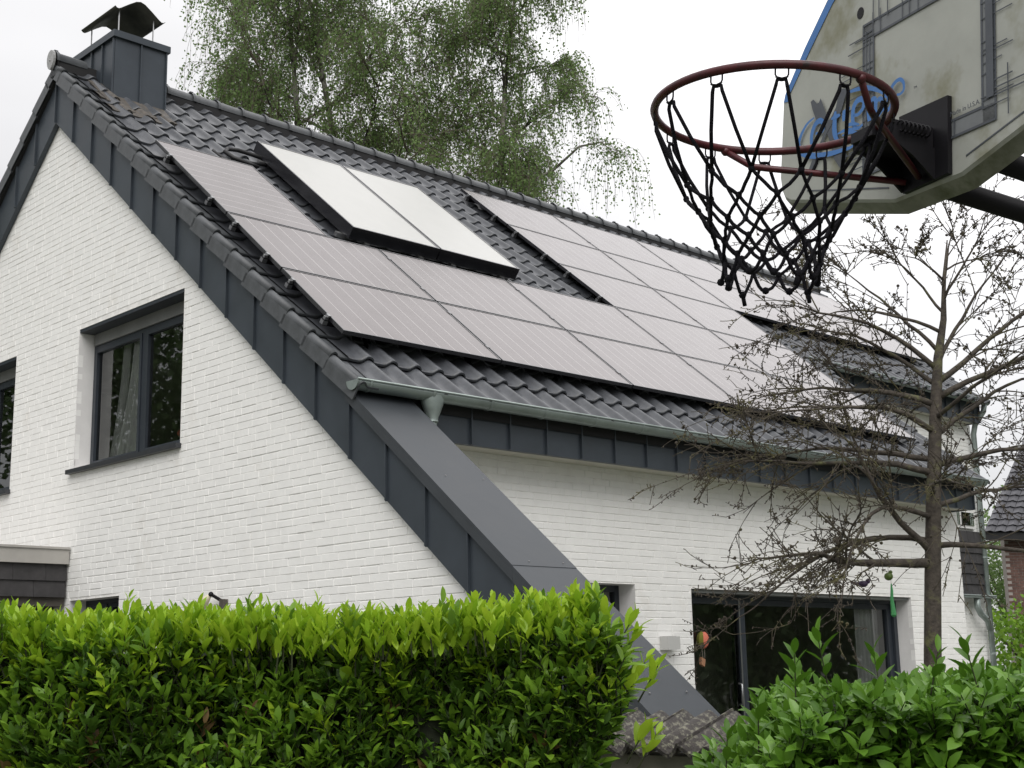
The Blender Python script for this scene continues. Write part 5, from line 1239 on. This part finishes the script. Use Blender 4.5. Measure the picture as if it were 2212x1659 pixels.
def broad_tree(name, label, cat, base, crown_c, rx, ry, rz, n_, leaf, mkey, seed, lumps=14, trunk_r=.18, group=None):
    rs = np.random.default_rng(seed); t = thing(name, label, cat, base, group)
    b = MB(); b.tube([base, base.lerp(Vector(crown_c), .5), Vector(crown_c)], [trunk_r, trunk_r * .7, trunk_r * .3], 8)
    rr = random.Random(seed)
    for k in range(8):
        a = rr.uniform(0, 6.28); b.tube([base.lerp(Vector(crown_c), .6), Vector(crown_c) + Vector((rx * .7 * math.cos(a), ry * .7 * math.sin(a), rz * rr.uniform(-.2, .7)))], [trunk_r * .4, .02], 5)
    b.build('trunk', 'bark', t)
    cen = rs.normal(size=(lumps, 3)); cen /= np.linalg.norm(cen, axis=1)[:, None]; cen *= rs.uniform(.35, .95, lumps)[:, None]
    which = rs.integers(0, lumps, n_); q = rs.normal(size=(n_, 3)); q /= np.linalg.norm(q, axis=1)[:, None]; rad = rs.uniform(.2, 1, n_) ** .5 * .42
    P0 = (cen[which] + q * rad[:, None]) * np.array([rx, ry, rz]) + np.array(crown_c)
    a = rs.normal(size=(n_, 3)); a[:, 2] -= .3; a /= np.linalg.norm(a, axis=1)[:, None]; c = np.cross(a, rs.normal(size=(n_, 3))); c /= np.linalg.norm(c, axis=1)[:, None]; ln = rs.uniform(.7, 1.2, n_) * leaf
    V = np.stack([P0, P0 + a * (ln * .45)[:, None] + c * (ln * .36)[:, None], P0 + a * ln[:, None], P0 + a * (ln * .45)[:, None] - c * (ln * .36)[:, None]], 1).reshape(-1, 3) - np.array(tuple(base))
    me = bpy.data.meshes.new('leaves'); me.vertices.add(4 * n_); me.vertices.foreach_set('co', V.ravel().astype(np.float32)); me.loops.add(4 * n_); me.loops.foreach_set('vertex_index', np.arange(4 * n_, dtype=np.int32)); me.polygons.add(n_); me.polygons.foreach_set('loop_start', np.arange(0, 4 * n_, 4, dtype=np.int32))
    at = me.attributes.new('tint', 'FLOAT', 'POINT'); at.data.foreach_set('value', np.repeat(rs.uniform(0, .8, n_), 4).astype(np.float32)); me.update(); me.validate(); me.materials.append(M[mkey])
    o = bpy.data.objects.new('crown', me); COL.objects.link(o); o.parent = t; o['kind'] = 'stuff'
broad_tree('garden_shrub', 'leafy green shrub below the brick neighbouring house', 'bush', atdl(26, 9.7, 0), tuple(atdl(26, 9.9, 1.55)), 1.5, 1.2, 1.35, 5000, .11, 'leaf_mid', 3, 16, .06)
broad_tree('garden_tree', 'pale misty tree glimpsed between the white house and brick neighbour', 'tree', atdl(48, 17.0, 0), tuple(atdl(48, 17.0, 4.2)), 2.2, 2.0, 3.2, 9000, .12, 'birchleaf', 8, 16, .12)
# trees standing left of the frame: they are what the gable windows mirror
for k, (p, cc) in enumerate((((-7.0, 21.0, 0), (-7.0, 21.0, 6.8)), ((-13.5, 24.0, 0), (-13.5, 24.0, 8.5)), ((-4.0, 30.0, 0), (-4.0, 30.0, 9.5)))):
    broad_tree('garden_tree', ('broad leafy tree standing left of the house, mirrored in its gable windows', 'second leafy tree farther left, behind the mirrored one', 'third leafy tree, farthest behind the house on the left')[k], 'tree', Vector(p), cc, 4.2, 4.2, 5.0, 26000, .17, 'treeleaf', 30 + k, 24)
for k, (p, cc) in enumerate((((19.0, -5.0, 0), (19.0, -5.0, 4.6)), ((26.0, -9.0, 0), (26.0, -9.0, 5.5)), ((31.0, -6.0, 0), (31.0, -6.0, 5.0)))):
    broad_tree('garden_tree', ('low dense tree right of the terrace, mirrored in the terrace door', 'second dense tree right of the terrace, beyond the mirrored one', 'third dense tree right of the terrace, farthest away')[k], 'tree', Vector(p), cc, 4.6, 4.6, 4.6, 24000, .22, 'treeleaf', 40 + k, 28)
